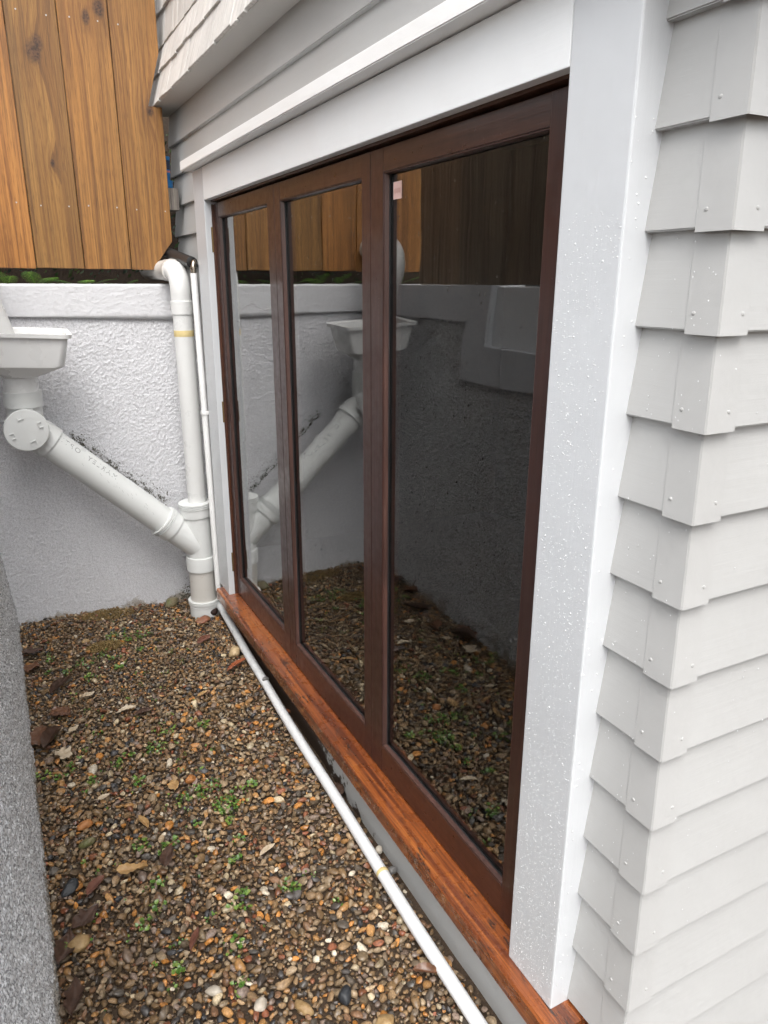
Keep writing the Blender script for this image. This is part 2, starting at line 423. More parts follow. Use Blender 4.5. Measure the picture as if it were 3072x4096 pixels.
def droplets(parent, pts, mat=None, name='water_droplets'):
    """pts: (pos, normal, down, radius, stretch)"""
    v, fc = [], []; SEG = 7
    for p, n, d, r, s in pts:
        p, n, d = Vector(p), Vector(n).normalized(), Vector(d).normalized(); a = n.cross(d); b0 = len(v)
        for (hh, rr) in ((0., 1.), (.36, .8), (.52, .42)):
            for k in range(SEG):
                q = 2*math.pi*k/SEG; cd_ = math.cos(q)*rr*s + (.25 if hh else 0.)*.6
                v.append(p+n*(hh*r)+(d*cd_+a*math.sin(q)*rr)*r)
        v.append(p+n*(.58*r)+d*(.15*r))
        for L in (0, 1):
            for k in range(SEG):
                k2 = (k+1) % SEG; fc.append((b0+L*SEG+k, b0+L*SEG+k2, b0+(L+1)*SEG+k2, b0+(L+1)*SEG+k))
        for k in range(SEG): fc.append((b0+2*SEG+k, b0+2*SEG+(k+1) % SEG, b0+3*SEG))
    o = mk(name, v, fc, mat or M_drop, parent, True); o['kind'] = 'stuff'; return o

def gauss_field(nx, ny, sig, seed):
    g = np.random.default_rng(seed).standard_normal((nx, ny))
    fx = np.fft.fftfreq(nx)[:, None]; fy = np.fft.fftfreq(ny)[None, :]
    k = np.exp(-2*(math.pi*sig)**2*(fx**2+fy**2)); o = np.real(np.fft.ifft2(np.fft.fft2(g)*k)); return o/o.std()
def grid_mesh(name, P, mat, parent=None):
    nx, ny = P.shape[:2]; idx = np.arange(nx*ny).reshape(nx, ny)
    q = np.stack([idx[:-1, :-1], idx[1:, :-1], idx[1:, 1:], idx[:-1, 1:]], -1).reshape(-1, 4)
    me = bpy.data.meshes.new(name)
    me.vertices.add(nx*ny); me.vertices.foreach_set('co', P.reshape(-1).astype(np.float32))
    me.loops.add(q.size); me.loops.foreach_set('vertex_index', q.reshape(-1).astype(np.int32))
    me.polygons.add(len(q)); me.polygons.foreach_set('loop_start', (np.arange(len(q))*4).astype(np.int32)); me.polygons.foreach_set('loop_total', np.full(len(q), 4, np.int32))
    me.update(calc_edges=True); me.validate()
    return link(name, me, mat, parent, True)

# ================================================================== SETTING
g0 = mk('ground', [(-40, -40, -.07), (40, -40, -.07), (40, 40, -.07), (-40, 40, -.07)], [(0, 1, 2, 3)], M_soil); tag(g0, kind='structure')

# ---- far retaining wall
WY = 4.28
fw = thing('retaining_wall', (.4, WY, 0), 'pale grey rough rendered wall across the end, behind the drain pipes', 'wall')
def stucco(nx, ny, amp, seed):
    r_ = np.random.default_rng(seed); k = (r_.random((nx, ny)) < .10)*r_.uniform(.4, 1.3, (nx, ny))
    fx = np.fft.fftfreq(nx)[:, None]; fy = np.fft.fftfreq(ny)[None, :]
    def blur(q, sg): return np.real(np.fft.ifft2(np.fft.fft2(q)*np.exp(-2*(math.pi*sg)**2*(fx**2+fy**2))))
    g_ = blur(k, .66); g_ /= g_.std()
    c = gauss_field(nx, ny, 14, seed+2); m_ = gauss_field(nx, ny, 5, seed+4)
    return amp*(np.clip(g_, 0, 2.6)*.8+.22*gauss_field(nx, ny, .5, seed+1)+.25*m_+.35*c)
nx, nz = 370, 460
xs = np.linspace(-.42, 1.06, nx); zs = np.linspace(-.12, 1.735, nz)
X, Z = np.meshgrid(xs, zs, indexing='ij'); D = stucco(nx, nz, .0014, 3)
D *= .7+.3*np.clip((Z-.05)/.3, 0, 1)
grid_mesh('render_face', np.stack([X, WY-D, Z], -1), M_render, fw)
box('wall_core', (-.9, WY+.012, -.15), (1.06, WY+.20, 1.87), M_render, fw, 0)
nb = 60; nx = 260
xs = np.linspace(-.42, 1.0, nx)
prof = [(WY+.02, 1.722), (WY-.016, 1.722)]+[(WY-.018, z) for z in np.linspace(1.724, 1.872, 32)]+[(WY-.012, 1.878)]+[(y, 1.880) for y in np.linspace(WY-.004, WY+.2, 20)]
bt = stucco(nx, len(prof), .0008, 31)
P = np.zeros((nx, len(prof), 3))
for j, (y, z) in enumerate(prof):
    P[:, j, 0] = xs; P[:, j, 1] = y-bt[:, j]*(z < 1.876); P[:, j, 2] = z+bt[:, j]*(z >= 1.876)-(.033*(xs-.04) if z < 1.723 else 0)
grid_mesh('cap_band', P, M_band, fw)

# ---- left retaining wall, leaning back a little, its band stepping down
lw = thing('retaining_wall', (-.1, 2.6, 0), 'speckled grey rendered wall along the left edge, close to the camera', 'wall')
def lx(z): return -.088-.085*z
def lgrid(name, y0, y1, z0, z1, step, amp, seed, mat=M_renderL):
    ny, nz = int((y1-y0)/step), int((z1-z0)/step)
    Y, Z = np.meshgrid(np.linspace(y0, y1, ny), np.linspace(z0, z1, nz), indexing='ij'); D = stucco(ny, nz, amp, seed)
    top = np.where(Y > 3.24, 1.86, 1.56); Zc = np.minimum(Z, top)
    grid_mesh(name, np.stack([lx(Zc)+D, Y, Zc], -1)[::-1], mat, lw)
lgrid('render_face', .90, 4.30, -.12, 1.20, .0046, .0024, 11)
lgrid('render_face', .90, 4.30, 1.195, 1.88, .006, .0019, 12)
box('wall_end', (-.30, .76, -.12), (-.115, .905, 1.386), M_renderL, lw, .004)
def lband(name, y0, y1, z0, z1, mat, out=.016):
    bm = bmesh.new()
    v = [bm.verts.new(q) for q in ((lx(z0)+out, y0, z0), (lx(z0)+out, y1, z0), (lx(z1)+out, y1, z1), (lx(z1)+out, y0, z1),
                                   (lx(z0)-.2, y0, z0), (lx(z0)-.2, y1, z0), (lx(z1)-.2, y1, z1), (lx(z1)-.2, y0, z1))]
    for q in ((0, 1, 2, 3), (7, 6, 5, 4), (0, 4, 5, 1), (1, 5, 6, 2), (2, 6, 7, 3), (3, 7, 4, 0)): bm.faces.new([v[i] for i in q])
    return bmobj(name, bm, mat, lw)
lband('cap_band', 3.44, 4.262, 1.695, 1.878, M_bandL)
lband('cap_band', 3.242, 3.438, 1.388, 1.881, M_bandL)
lband('cap_band', .75, 3.240, 1.388, 1.572, M_bandL)
o = lband('lit_patch_block', 1.2, 3.236, 1.574, 1.872, M_bandW, -.03); o['label'] = 'added white block above the step in the wall band, standing in for a lit patch'  # added block; the brightness of a lit surface is put into its colour
box('wall_core', (-.75, .76, -.15), (-.30, 4.275, 1.54), M_renderL, lw, 0)
box('wall_core', (-.75, 3.25, 1.541), (-.32, 4.27, 1.85), M_renderL, lw, 0)

# ---- planted bank behind the far wall
bm = bmesh.new()
NX, NY_ = 40, 14
vv = [[bm.verts.new((-1.2+2.9*i/NX, WY+.18+1.6*j/NY_, 1.74+(max(0, j-3)/(NY_-3))**.8*3.0+.05*mnoise.noise(Vector((i*.6, j*.7, 0))))) for j in range(NY_+1)] for i in range(NX+1)]
for i in range(NX):
    for j in range(NY_): bm.faces.new((vv[i][j], vv[i+1][j], vv[i+1][j+1], vv[i][j+1]))
tag(bmobj('bank', bm, M_soil, None, True), kind='structure')

# ================================================================== HOUSE
H = thing('house', (1.3, 2.4, 0), 'grey weatherboard house with white trim and dark folding glass doors', 'house')
LIP, PITCH = 1.003, .1555
XT = .954                       # face of the white casings
lips = [2.135+PITCH*k for k in (3, 2, 1, 0, -1, -2, -3, -4, -5, -6, -7, -8, -9, -10, -11, -12, -13)]
BP = [(0., 0.), (.028, 0.), (.036, .167), (.020, .167)]        # board profile: depth from lip, height
def board_side(z0, y0, y1, miter0=False, wob=0.):
    v = []
    for d, h in BP: v.append((LIP+d, y0+(d if miter0 else 0), z0+h))
    for d, h in BP: v.append((LIP+d, y1, z0+h))
    return v
BF = [(3, 2, 1, 0), (4, 5, 6, 7), (0, 1, 5, 4), (1, 2, 6, 5), (2, 3, 7, 6), (3, 0, 4, 7)]
CY = .81
def seg_board(name, v, mat):
    bm = bmesh.new(); vs_ = [bm.verts.new(q) for q in v]
    for q in BF: bm.faces.new([vs_[i] for i in q])
    bmesh.ops.recalc_face_normals(bm, faces=bm.faces)
    ed = [e for e in bm.edges if {vs_.index(e.verts[0]), vs_.index(e.verts[1])} == {0, 4}]
    bmesh.ops.bevel(bm, geom=ed, offset=.0025, segments=2, affect='EDGES')
    return bmobj(name, bm, mat, H)
for z in lips:
    if z > 2.44:      # over the doors, running the whole wall
        seg_board('weatherboard', board_side(z, CY, 4.585-random.uniform(0, .015), True), M_board)
    else:
        if z > .2: seg_board('weatherboard', board_side(z, CY, .985, True), M_board)
        seg_board('weatherboard', board_side(z, 3.86, 4.585-random.uniform(0, .02)), M_board)
    # right-hand face, mitred at the corner
    v = [(LIP+d, CY+d, z+h) for d, h in BP]+[(1.75, CY+d, z+h) for d, h in BP]
    seg_board('weatherboard', v, M_boardx)
for z in (lips[-1]-PITCH, lips[-1]-2*PITCH):
    seg_board('weatherboard', [(LIP+d, CY+d, z+h) for d, h in BP]+[(1.75, CY+d, z+h) for d, h in BP], M_boardx)
# folded metal corner pieces
def soaker(z0):
    t = .0014; n0 = BP[0]; L = .068+random.uniform(-.002, .002); zb = -.005; zt = .150
    slope = .020/.167
    def pt(d, h, side, w, out):
        dd = d+h*slope-out
        return (LIP+dd, CY+dd+w, z0+h) if side == 'S' else (LIP+dd+w, CY+dd, z0+h)
    v, fc = [], []
    for out in (t, .0003):
        for h in (zb, zt):
            v += [pt(0, h, 'S', L, out), pt(0, h, 'S', 0, out), pt(0, h, 'R', L, out)]
    # outer: 0..5 (bottom 0-2, top 3-5); inner 6..11
    fc = [(0, 1, 4, 3), (1, 2, 5, 4), (6, 9, 10, 7), (7, 10, 11, 8), (0, 6, 7, 1), (1, 7, 8, 2), (0, 3, 9, 6), (2, 8, 11, 5), (3, 4, 10, 9), (4, 5, 11, 10)]
    bm = bmesh.new(); vs_ = [bm.verts.new(q) for q in v]
    for q in fc: bm.faces.new([vs_[i] for i in q])
    bmesh.ops.recalc_face_normals(bm, faces=bm.faces)
    bmesh.ops.bevel(bm, geom=[e for e in bm.edges if e.verts[0] in (vs_[1], vs_[4]) and e.verts[1] in (vs_[1], vs_[4])], offset=.0022, segments=3, affect='EDGES')
    o = bmobj('corner_soaker', bm, M_soaker, H)
    for (side, w, h) in (('S', .052, .028), ('R', .050, .028)):
        c = pt(0, h, side, w, t); a = (-1, 0, 0) if side == 'S' else (0, -1, 0)
        stack('nail', c, a, [(-.001, .0036), (.001, .0034), (.0018, .002), (.002, .0004)], M_soaker, o, 10)
for z in lips:
    if z < 2.5: soaker(z)

# casings, cap and sill
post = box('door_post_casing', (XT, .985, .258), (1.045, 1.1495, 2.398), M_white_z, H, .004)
post['label'] = 'wide white casing on the near side of the doors, covered in raindrops'
box('head_casing', (XT, 1.1505, 2.257), (.985, 3.6885, 2.3985), M_white_y, H, .0025)
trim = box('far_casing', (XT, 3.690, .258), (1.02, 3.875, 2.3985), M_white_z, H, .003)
box('door_jamb', (.986, 3.684, .262), (1.06, 3.700, 2.24), M_edge, H, .001)
bm = bmesh.new()
v = [bm.verts.new(q) for q in ((.905, .70, 2.402), (.905, .70, 2.444), (1.01, .70, 2.458), (1.01, .70, 2.402), (.905, 3.905, 2.402), (.905, 3.905, 2.444), (1.01, 3.905, 2.458), (1.01, 3.905, 2.402))]
for q in ((0, 1, 2, 3), (4, 7, 6, 5), (0, 4, 5, 1), (1, 5, 6, 2), (2, 6, 7, 3), (3, 7, 4, 0)): bm.faces.new([v[i] for i in q])
bmesh.ops.recalc_face_normals(bm, faces=bm.faces); bmesh.ops.bevel(bm, geom=list(bm.edges), offset=.003, segments=2, affect='EDGES')
bmobj('drip_cap', bm, M_white_cap, H)
box('head_jamb', (.9865, 1.140, 2.251), (1.10, 3.70, 2.275), M_edge, H, .001)
bm = bmesh.new()
sp = [(.916, .198), (.916, .250), (.921, .2565), (1.0, .262), (1.10, .264), (1.10, .198)]
va = [bm.verts.new((x, .93, z)) for x, z in sp]; vb = [bm.verts.new((x, 3.815, z)) for x, z in sp]
bm.faces.new(va); bm.faces.new(vb[::-1])
for i in range(6): bm.faces.new((va[i], vb[i], vb[(i+1) % 6], va[(i+1) % 6]))
sill = bmobj('door_sill', bm, M_sill, H)
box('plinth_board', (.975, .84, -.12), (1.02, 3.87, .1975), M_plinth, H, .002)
# shell of the room so that no light leaks in
boxes('wall_core', [((1.044, .86, .20), (1.09, 1.10, 2.6)), ((1.044, 3.74, -.1), (1.09, 4.58, 2.74)), ((1.101, .90, 2.276), (1.14, 4.5, 2.74)), ((1.0, .87, -.1), (1.09, 3.9, .19)),
                    ((1.05, .853, -.1), (1.75, .90, 2.7)), ((1.09, .87, .12), (3.3, 4.58, .17)), ((1.10, .87, 2.75), (3.3, 4.58, 2.8)), ((3.3, .87, .12), (3.35, 4.6, 2.8)), ((1.09, 4.52, -.1), (3.35, 4.575, 2.8)), ((1.70, .853, -.1), (3.3, .90, 2.7))], M_dark, H, 0)
box('inner_floor', (1.12, .91, .171), (3.2, 4.5, .20), M_dark, H, .001)
# eave and upper storey
box('soffit', (.906, .2, 2.762), (1.2, 4.60, 2.772), M_soffit, H, 0)
boxes('upper_wall', [((1.0, .2, 2.775), (1.3, 4.62, 4.6)), ], M_shingle, H, 0)
XE, ZE, XV, ZV = .908, 2.768, .974, 3.05
fa = math.atan2(XV-XE, ZV-ZE); FL = math.hypot(XV-XE, ZV-ZE)
boxes('flare_backing', [((.985, .2, 2.775), (1.0, 4.60, 4.6))], M_soffit, H, 0)
mk('flare_board', [(XE+.012, .2, ZE+.004), (XE+.012, 4.60, ZE+.004), (XV+.014, 4.60, ZV), (XV+.014, .2, ZV), (1.0, .2, ZE+.004), (1.0, 4.6, ZE+.004), (1.0, 4.6, ZV), (1.0, .2, ZV)],
   [(0, 1, 2, 3), (7, 6, 5, 4), (0, 4, 5, 1), (2, 6, 7, 3), (1, 5, 6, 2), (0, 3, 7, 4)], M_soffit, H)
box('corner_board', (.882, 4.585, 2.765), (1.02, 4.605, 4.4), M_white_z, H, .001)
SHW = {}
def shingle_mesh(wi):
    if wi in SHW: return SHW[wi]
    w = .07+.012*wi; bm = bmesh.new(); addbox(bm, (-.015, -w/2, 0), (0, w/2, .175))
    for v in bm.verts:
        if v.co.z > .1: v.co.x = -.003 if v.co.x < -.005 else 0.
    bmesh.ops.bevel(bm, geom=list(bm.edges), offset=.0018, segments=1, affect='EDGES')
    bmesh.ops.recalc_face_normals(bm, faces=bm.faces)
    me = bpy.data.meshes.new('shingle'); bm.to_mesh(me); bm.free(); me.materials.append(M_shingle); SHW[wi] = me; return me
rows = [(XE+math.sin(fa)*s, ZE+math.cos(fa)*s, fa) for s in (-.006, .150)]+[(XV+.002, 3.045, .05), (XV+.006, 3.20, 0.), (XV+.006, 3.355, 0.), (XV+.006, 3.51, 0.)]
for ri, (x, z, a) in enumerate(rows):
    y = 4.578-.03*(ri % 3)
    while y > 1.7:
        wi = random.randrange(7); w = .07+.012*wi
        o = bpy.data.objects.new('shingle', shingle_mesh(wi)); COL.objects.link(o); o.parent = H; o.matrix_parent_inverse = Matrix.Translation(-world_loc(H))
        dz = random.uniform(-.007, .005)
        o.location = (x+math.sin(a)*dz, y-w/2, z+math.cos(a)*dz); o.rotation_euler = (0, a+random.uniform(-.012, .012), random.uniform(-.008, .008))
        y -= w+random.uniform(.002, .006)

# ---- folding doors
XD = 1.0; XG = 1.022
leaves = [(3.684, 2.8485, 3.628, 2.928, 'far'), (2.8455, 2.0275, 2.782, 2.085, 'middle'), (2.0245, 1.140, 1.949, 1.250, 'near')]
for li, (ya, yb, oa, ob, nm) in enumerate(leaves):
    z0, z1, oz0, oz1 = .267, 2.244, .369, 2.183
    d = boxes('door_leaf', [((XD, oa, z0), (XD+.062, ya, z1)), ((XD, yb, z0), (XD+.062, ob, z1))], M_door, H, .0018)
    d['label'] = 'dark brown framed glass door leaf, %s of the three' % nm
    box('top_rail', (XD+.0006, ob+.0004, oz1), (XD+.0615, oa-.0004, z1-.0003), M_doorh, d, .001)
    box('bottom_rail', (XD+.0006, ob+.0004, z0+.0003), (XD+.0615, oa-.0004, oz0), M_doorh, d, .001)
    # glazing beads, sloping in to the glass
    bw = .0065
    def bead(P4, Q4, nm2='glazing_bead'):
        mk(nm2, list(P4)+list(Q4), [(0, 1, 2, 3), (4, 7, 6, 5), (0, 4, 5, 1), (1, 5, 6, 2), (2, 6, 7, 3), (3, 7, 4, 0)], M_bead, d)
    xf, xb = XD+.003, XD+.0155
    def vb_(y, s):   # vertical bead at y, growing in direction s
        bead([(xf, y, oz0), (xf, y+s*.003, oz0), (xb, y+s*bw, oz0), (xb, y, oz0)], [(xf, y, oz1), (xf, y+s*.003, oz1), (xb, y+s*bw, oz1), (xb, y, oz1)])
    def hb_(z, s):
        bead([(xf, ob+.001, z), (xf, ob+.001, z+s*.003), (xb, ob+.001, z+s*bw), (xb, ob+.001, z)], [(xf, oa-.001, z), (xf, oa-.001, z+s*.003), (xb, oa-.001, z+s*bw), (xb, oa-.001, z)])
    vb_(oa-.0005, -1); vb_(ob+.0005, 1); hb_(oz0+.0005, 1); hb_(oz1-.0005, -1)
    boxes('glazing_gasket', [((XD+.0157, ob, oz0), (XG-.0006, ob+.0058, oz1)), ((XD+.0157, oa-.0058, oz0), (XG-.0006, oa, oz1)), ((XD+.0157, ob+.015, oz0), (XG-.0006, oa-.015, oz0+.0058)), ((XD+.0157, ob+.015, oz1-.0058), (XG-.0006, oa-.015, oz1))], M_foam, d, 0)
    gp = box('glass_pane', (XG, ob-.006, oz0-.006), (XG+.004, oa+.006, oz1+.006), M_glass, d, 0)
    dk = boxes('inner_frame', [((XG+.0045, ob-.01, oz0-.02), (XG+.0115, ob+.005, oz1+.02)), ((XG+.0045, oa-.005, oz0-.02), (XG+.0115, oa+.01, oz1+.02)), ((XG+.0045, ob, oz0-.02), (XG+.0115, oa, oz0+.006))], M_dark, d, 0)
    if li == 0:
        for zc, hh in ((2.084, .056), (1.263, .053), (.448, .053)):
            h_ = tube('hinge', [(.9855, 3.690, zc-hh), (.9855, 3.690, zc+hh)], .0062, M_hinge, d, 12)
            for q in (-.6, -.2, .2, .6): pass
    if li == 2:
        s = box('sticker', (XG-.0012, 1.882, 2.112), (XG-.0004, 1.928, 2.156), M_paper, d, 0); s['label'] = 'small pink label on the glass, top corner'
        for q in range(8):
            y = 1.887+.0046*q; za, zb = 2.126+.001*(q % 3), 2.140-.0015*(q % 2); mk('print_line', [(XG-.0015, y, za), (XG-.0015, y+.0026, za), (XG-.0015, y+.0026, zb), (XG-.0015, y, zb)], [(0, 1, 2, 3)], M_print, s)
    # rain on the glass and frame
    pts = []
    for _ in range(170 if li else 70):
        y = random.uniform(ob+.03, oa-.03); z = oz0+(oz1-oz0)*random.random()**.7
        pts.append(((XG, y, z), (-1, 0, 0), (0, .1, -1), random.uniform(.0009, .0022), random.uniform(1.4, 3.2)))
    droplets(d, pts, M_gdrop)
    pts = []
    for _ in range(60):
        y = random.choice((random.uniform(ob-.05, ob-.005), random.uniform(oa+.005, ya-.004))); z = random.uniform(z0, z1)
        if y < 1.16: continue
        pts.append(((XD, y, z), (-1, 0, 0), (0, .1, -1), random.uniform(.001, .002), random.uniform(1., 2.2)))
    droplets(d, pts, M_gdrop)
# ---- rain on the casings and boards
pts = []
y0, y1 = .99, 1.146
walk = [(random.uniform(y0, y1), random.uniform(.3, 2.1)) for _ in range(260)]
for (y, z) in walk:
    n = random.randint(1, 7)
    dy = random.uniform(-.9, -.1)
    for k in range(n):
        y += dy*.010+random.uniform(-.003, .003); z -= random.uniform(.008, .019)
        if y0 < y < y1 and .265 < z < 2.0 and random.random() > (z-1.2)*.8: pts.append(((XT, y, z), (-1, 0, 0), (0, random.uniform(-.2, .3), -1), random.choice((.0006, .0007, .0009, .0011, .0015))*random.uniform(.85, 1.25), random.uniform(1, 1.6)))
for _ in range(2200):
    z = .265+1.75*random.random()**1.3
    pts.append(((XT, random.uniform(y0, y1), z), (-1, 0, 0), (0, .1, -1), random.uniform(.0005, .0012), random.uniform(1, 1.4)))
droplets(post, pts)
pts = [((random.uniform(.957, 1.0), .985, random.uniform(.27, 2.2)), (0, -1, 0), (0, 0, -1), random.uniform(.0008, .002), 1.2) for _ in range(60)]
droplets(post, pts)
pts = [((XT, random.uniform(3.695, 3.87), .27+1.5*random.random()), (-1, 0, 0), (0, 0, -1), random.uniform(.0009, .0019), 1.3) for _ in range(520)]
droplets(trim, pts)
pts = []
for _ in range(150):
    z = random.choice([q for q in lips if .3 < q < 1.9]); h = .145*random.random()**1.5; d = h*.020/.167
    if random.random() < .8: pts.append(((LIP+d-.0014, random.uniform(CY+.02, .975), z+h), (-1, 0, 0), (0, 0, -1), random.uniform(.0006, .0013), random.uniform(1, 1.7)))
    else: pts.append(((random.uniform(1.02, 1.3), CY+d-.0014, z+h), (0, -1, 0), (0, 0, -1), random.uniform(.0008, .0016), 1.2))
droplets(H, pts)
pts = [((.916, random.uniform(.95, 3.8), random.uniform(.198, .21)), (-1, 0, 0), (0, 0, -1), random.uniform(.0012, .0024), 1.3) for _ in range(110)]
droplets(sill, pts, M_gdrop)

# ================================================================== FENCES
fn = thing('fence', (.25, FY, 1.95), 'new orange brown vertical board fence standing above the end wall', 'fence')
ed = [-.688, -.455, -.223, .010, .240, .470, .704]
def plank(poly, y0, y1, mat, parent, bev=.0025):
    bm = bmesh.new(); a = [bm.verts.new((x, y0, z)) for x, z in poly]; b = [bm.verts.new((x, y1, z)) for x, z in poly]
    bm.faces.new(a); bm.faces.new(b[::-1]); n = len(a)
    for i in range(n): bm.faces.new((a[i], b[i], b[(i+1) % n], a[(i+1) % n]))
    bmesh.ops.recalc_face_normals(bm, faces=bm.faces)
    bmesh.ops.bevel(bm, geom=[e for e in bm.edges], offset=bev, segments=1, affect='EDGES')
    return bmobj('plank', bm, mat, parent)
for i in range(len(ed)-1):
    a, b = ed[i]+.0015, ed[i+1]-.002; dy = random.uniform(-.003, .003)
    pl = plank([(a, 1.957+random.uniform(-.003, .002)), (b, 1.955+random.uniform(-.003, .002)), (b, 3.75), (a, 3.75)], FY+dy, FY+.021+dy, M_plank, fn)
    for nx_ in (a+.045, b-.045):
        for nz_ in (2.258, 3.10): stack('nail', (nx_+random.uniform(-.01, .01), FY+dy, nz_+random.uniform(-.006, .006)), (0, -1, 0), [(-.002, .0038), (.0006, .0037), (.0012, .0024)], M_nail, pl, 10)
pl = plank([(.706, 1.955), (.816, 1.953), (.929, 2.101), (.929, 2.752), (.862, 2.752), (.934, 3.00), (.937, 3.75), (.706, 3.75)], FY, FY+.021, M_plank, fn, .0015)
for nx_, nz_ in ((.757, 2.255), (.905, 2.252), (.747, 3.10)): stack('nail', (nx_, FY, nz_), (0, -1, 0), [(-.002, .0038), (.0006, .0037), (.0012, .0024)], M_nail, pl, 10)
box('rail', (-.68, FY+.025, 2.262), (.988, FY+.115, 2.372), M_rail, fn, .003)
box('rail', (-.68, FY+.025, 3.06), (.93, FY+.115, 3.17), M_rail, fn, .003)
lf = thing('fence', (-.3, 3.0, 1.88), 'weathered grey board fence above the left wall, mirrored in the near glass', 'fence')
yj = [4.07, 3.856, 3.628, 3.42, 3.185, 3.01, 2.80, 2.60, 2.40, 2.19, 1.98]
for i in range(len(yj)-1):
    a, b = yj[i+1]+.002, yj[i]-.002; dx = random.uniform(-.004, .004)
    box('plank', (-.31+dx, a, 1.882), (-.29+dx, b, 2.66+random.uniform(-.01, .01)), M_oldplank, lf, .002)
box('rail', (-.375, 1.99, 2.3), (-.318, 4.06, 2.4), M_oldplank, lf, .002)

# blue tub on the fence rail
bt_ = thing('plastic_tub', (.928, FY+.07, 2.373), 'blue plastic tub standing on the rail behind the fence edge', 'tub')
tx, ty = .928, FY+.07
stack('base', (tx, ty, 2.3735), (0, 0, 1), [(0, .040), (.002, .042), (.03, .043), (.034, .046), (.036, .046)], M_blue, bt_, 24)
stack('body', (tx, ty, 2.4105), (0, 0, 1), [(0, .030), (.002, .031), (.115, .036), (.118, .036)], M_blue, bt_, 24)
stack('label_band', (tx, ty, 2.465), (0, 0, 1), [(0, .0342), (.045, .0362)], M_bluedk, bt_, 24, False)
stack('label_stripe', (tx, ty, 2.450), (0, 0, 1), [(0, .0336), (.009, .0341)], M_pink, bt_, 24, False)

# ================================================================== PIPES
YP = 4.05; KS = YP/4.3
zz = lambda z: 1.9+(z-1.9)*KS
dp = thing('downpipe', (.92, YP, .6), 'grey upright downpipe bending back under the fence, beside the far casing', 'pipe')
tube('pipe', [(.9005, YP, .45), (.896, YP, 1.75)], .0512, M_pvc, dp, 32)
stack('coupling', (.896, YP, 1.730), (0, 0, 1), [(0, .0522), (.0005, .0560), (.066, .0566), (.069, .0522)], M_pvc, dp, 32)
ep = bez([(.896, YP, 1.796), (.895, YP, 1.864), (.893, YP+.018, 1.912), (.888, YP+.060, 1.943), (.882, YP+.102, 1.950)], 8)
tube('elbow', ep, .0528, M_pvc, dp, 32)
e2 = Vector((.882, YP+.102, 1.950)); ax = Vector((-.06, 1, .012)).normalized()
stack('coupling', e2-ax*.012, ax, [(0, .0535), (.0005, .0582), (.012, .0588), (.016, .0565), (.10, .0565)], M_pvcst, dp, 32)
tube('pipe', [e2+ax*.08, e2+ax*.5], .0515, M_pvcst, dp, 28)
stack('tape', (.8965, YP, 1.617), (-.004, 0, 1), [(0, .0515), (.002, .0520), (.030, .0520), (.032, .0515)], M_tape, dp, 32)

dr = thing('drain_pipe', (.937, YP, -.05), 'thick grey drain pipe sloping down from the hopper to a Y junction', 'pipe')
JX = .884
stack('junction', (JX+.011, YP, .378), (-.011, 0, .33), [(0, .0765), (.23, .0785), (.246, .0785), (.2465, .086), (.297, .088), (.2975, .0915), (.303, .0915), (.3035, .0865), (.3075, .0865), (.308, .0915), (.3135, .0915), (.314, .0865), (.318, .0865), (.3185, .0915), (.326, .0915), (.3265, .0845), (.29, .0835)], M_pvc2, dr, 40, False)
stack('coupling', (.895, YP, .298), (0, 0, 1), [(0, .0785), (.0005, .0835), (.078, .0845), (.083, .0835), (.0855, .0775)], M_pvc2, dr, 40)
stack('stub', (.896, YP, -.06), (0, 0, 1), [(0, .0748), (.38, .0748)], M_pvcst, dr, 40)
stack('base_socket', (.896, YP, -.045), (0, 0, 1), [(0, .084), (.118, .084), (.1185, .0865), (.122, .0865), (.1225, .084), (.134, .0845), (.1345, .090), (.143, .0905), (.1435, .088), (.147, .088), (.1475, .0905), (.155, .0905), (.156, .079)], M_pvc2, dr, 40)
P0 = Vector((.19*KS, YP, zz(1.065))); P1 = Vector((.76*KS, YP, zz(.523))); dv = (P1-P0).normalized(); LL = (P1-P0).length
tube('sloping_pipe', [P0, P1], .0775, M_pvc2, dr, 48)
stack('branch', P1, dv, [(-.028, .082), (-.0275, .091), (-.020, .0915), (-.0195, .0865), (-.0155, .0865), (-.015, .0915), (-.009, .0915), (-.0085, .0865), (-.0045, .0865), (-.004, .0915), (.002, .0915), (.0025, .088), (.052, .086), (.0525, .0785), (.222, .0765)], M_pvc2, dr, 40)
CX_, CZ_ = .084*KS, zz(1.162)
ebp = bez([(.085, YP, zz(1.30)), (.085, YP, zz(1.20)), (.095, YP, zz(1.148)), tuple(P0-dv*.03), tuple(P0+dv*.004)], 8)
tube('access_elbow', ebp, .0835, M_pvc2, dr, 40)
stack('elbow_collar', P0, dv, [(-.07, .0835), (-.0695, .0868), (.010, .0868), (.0105, .0795)], M_pvc2, dr, 40)
cap = stack('inspection_cap', (CX_, YP-.03, CZ_), (0, -1, 0), [(0, .090), (.075, .092), (.0755, .101), (.094, .102), (.098, .099), (.099, .093)], M_pvc2, dr, 48)
for k in range(4):
    q = R(20+90*k); c = Vector((CX_+.066*math.cos(q), YP-.1295, CZ_+.066*math.sin(q))); tvec = Vector((-math.sin(q), 0, math.cos(q))); nvec = Vector((math.cos(q), 0, math.sin(q)))
    bm = bmesh.new()
    for (u0, v0, u1, v1) in ((-.014, -.009, .014, -.006), (-.014, -.006, -.011, .010), (.011, -.006, .014, .010)):
        vs_ = []
        for dd in (0, -.006):
            for (u, w) in ((u0, v0), (u1, v0), (u1, v1), (u0, v1)): vs_.append(bm.verts.new(c+tvec*u+nvec*w+Vector((0, dd, 0))))
        for q_ in ((0, 1, 2, 3), (7, 6, 5, 4), (0, 4, 5, 1), (1, 5, 6, 2), (2, 6, 7, 3), (3, 7, 4, 0)): bm.faces.new([vs_[i] for i in q_])
    bmobj('grip_lug', bm, M_pvc2, cap)
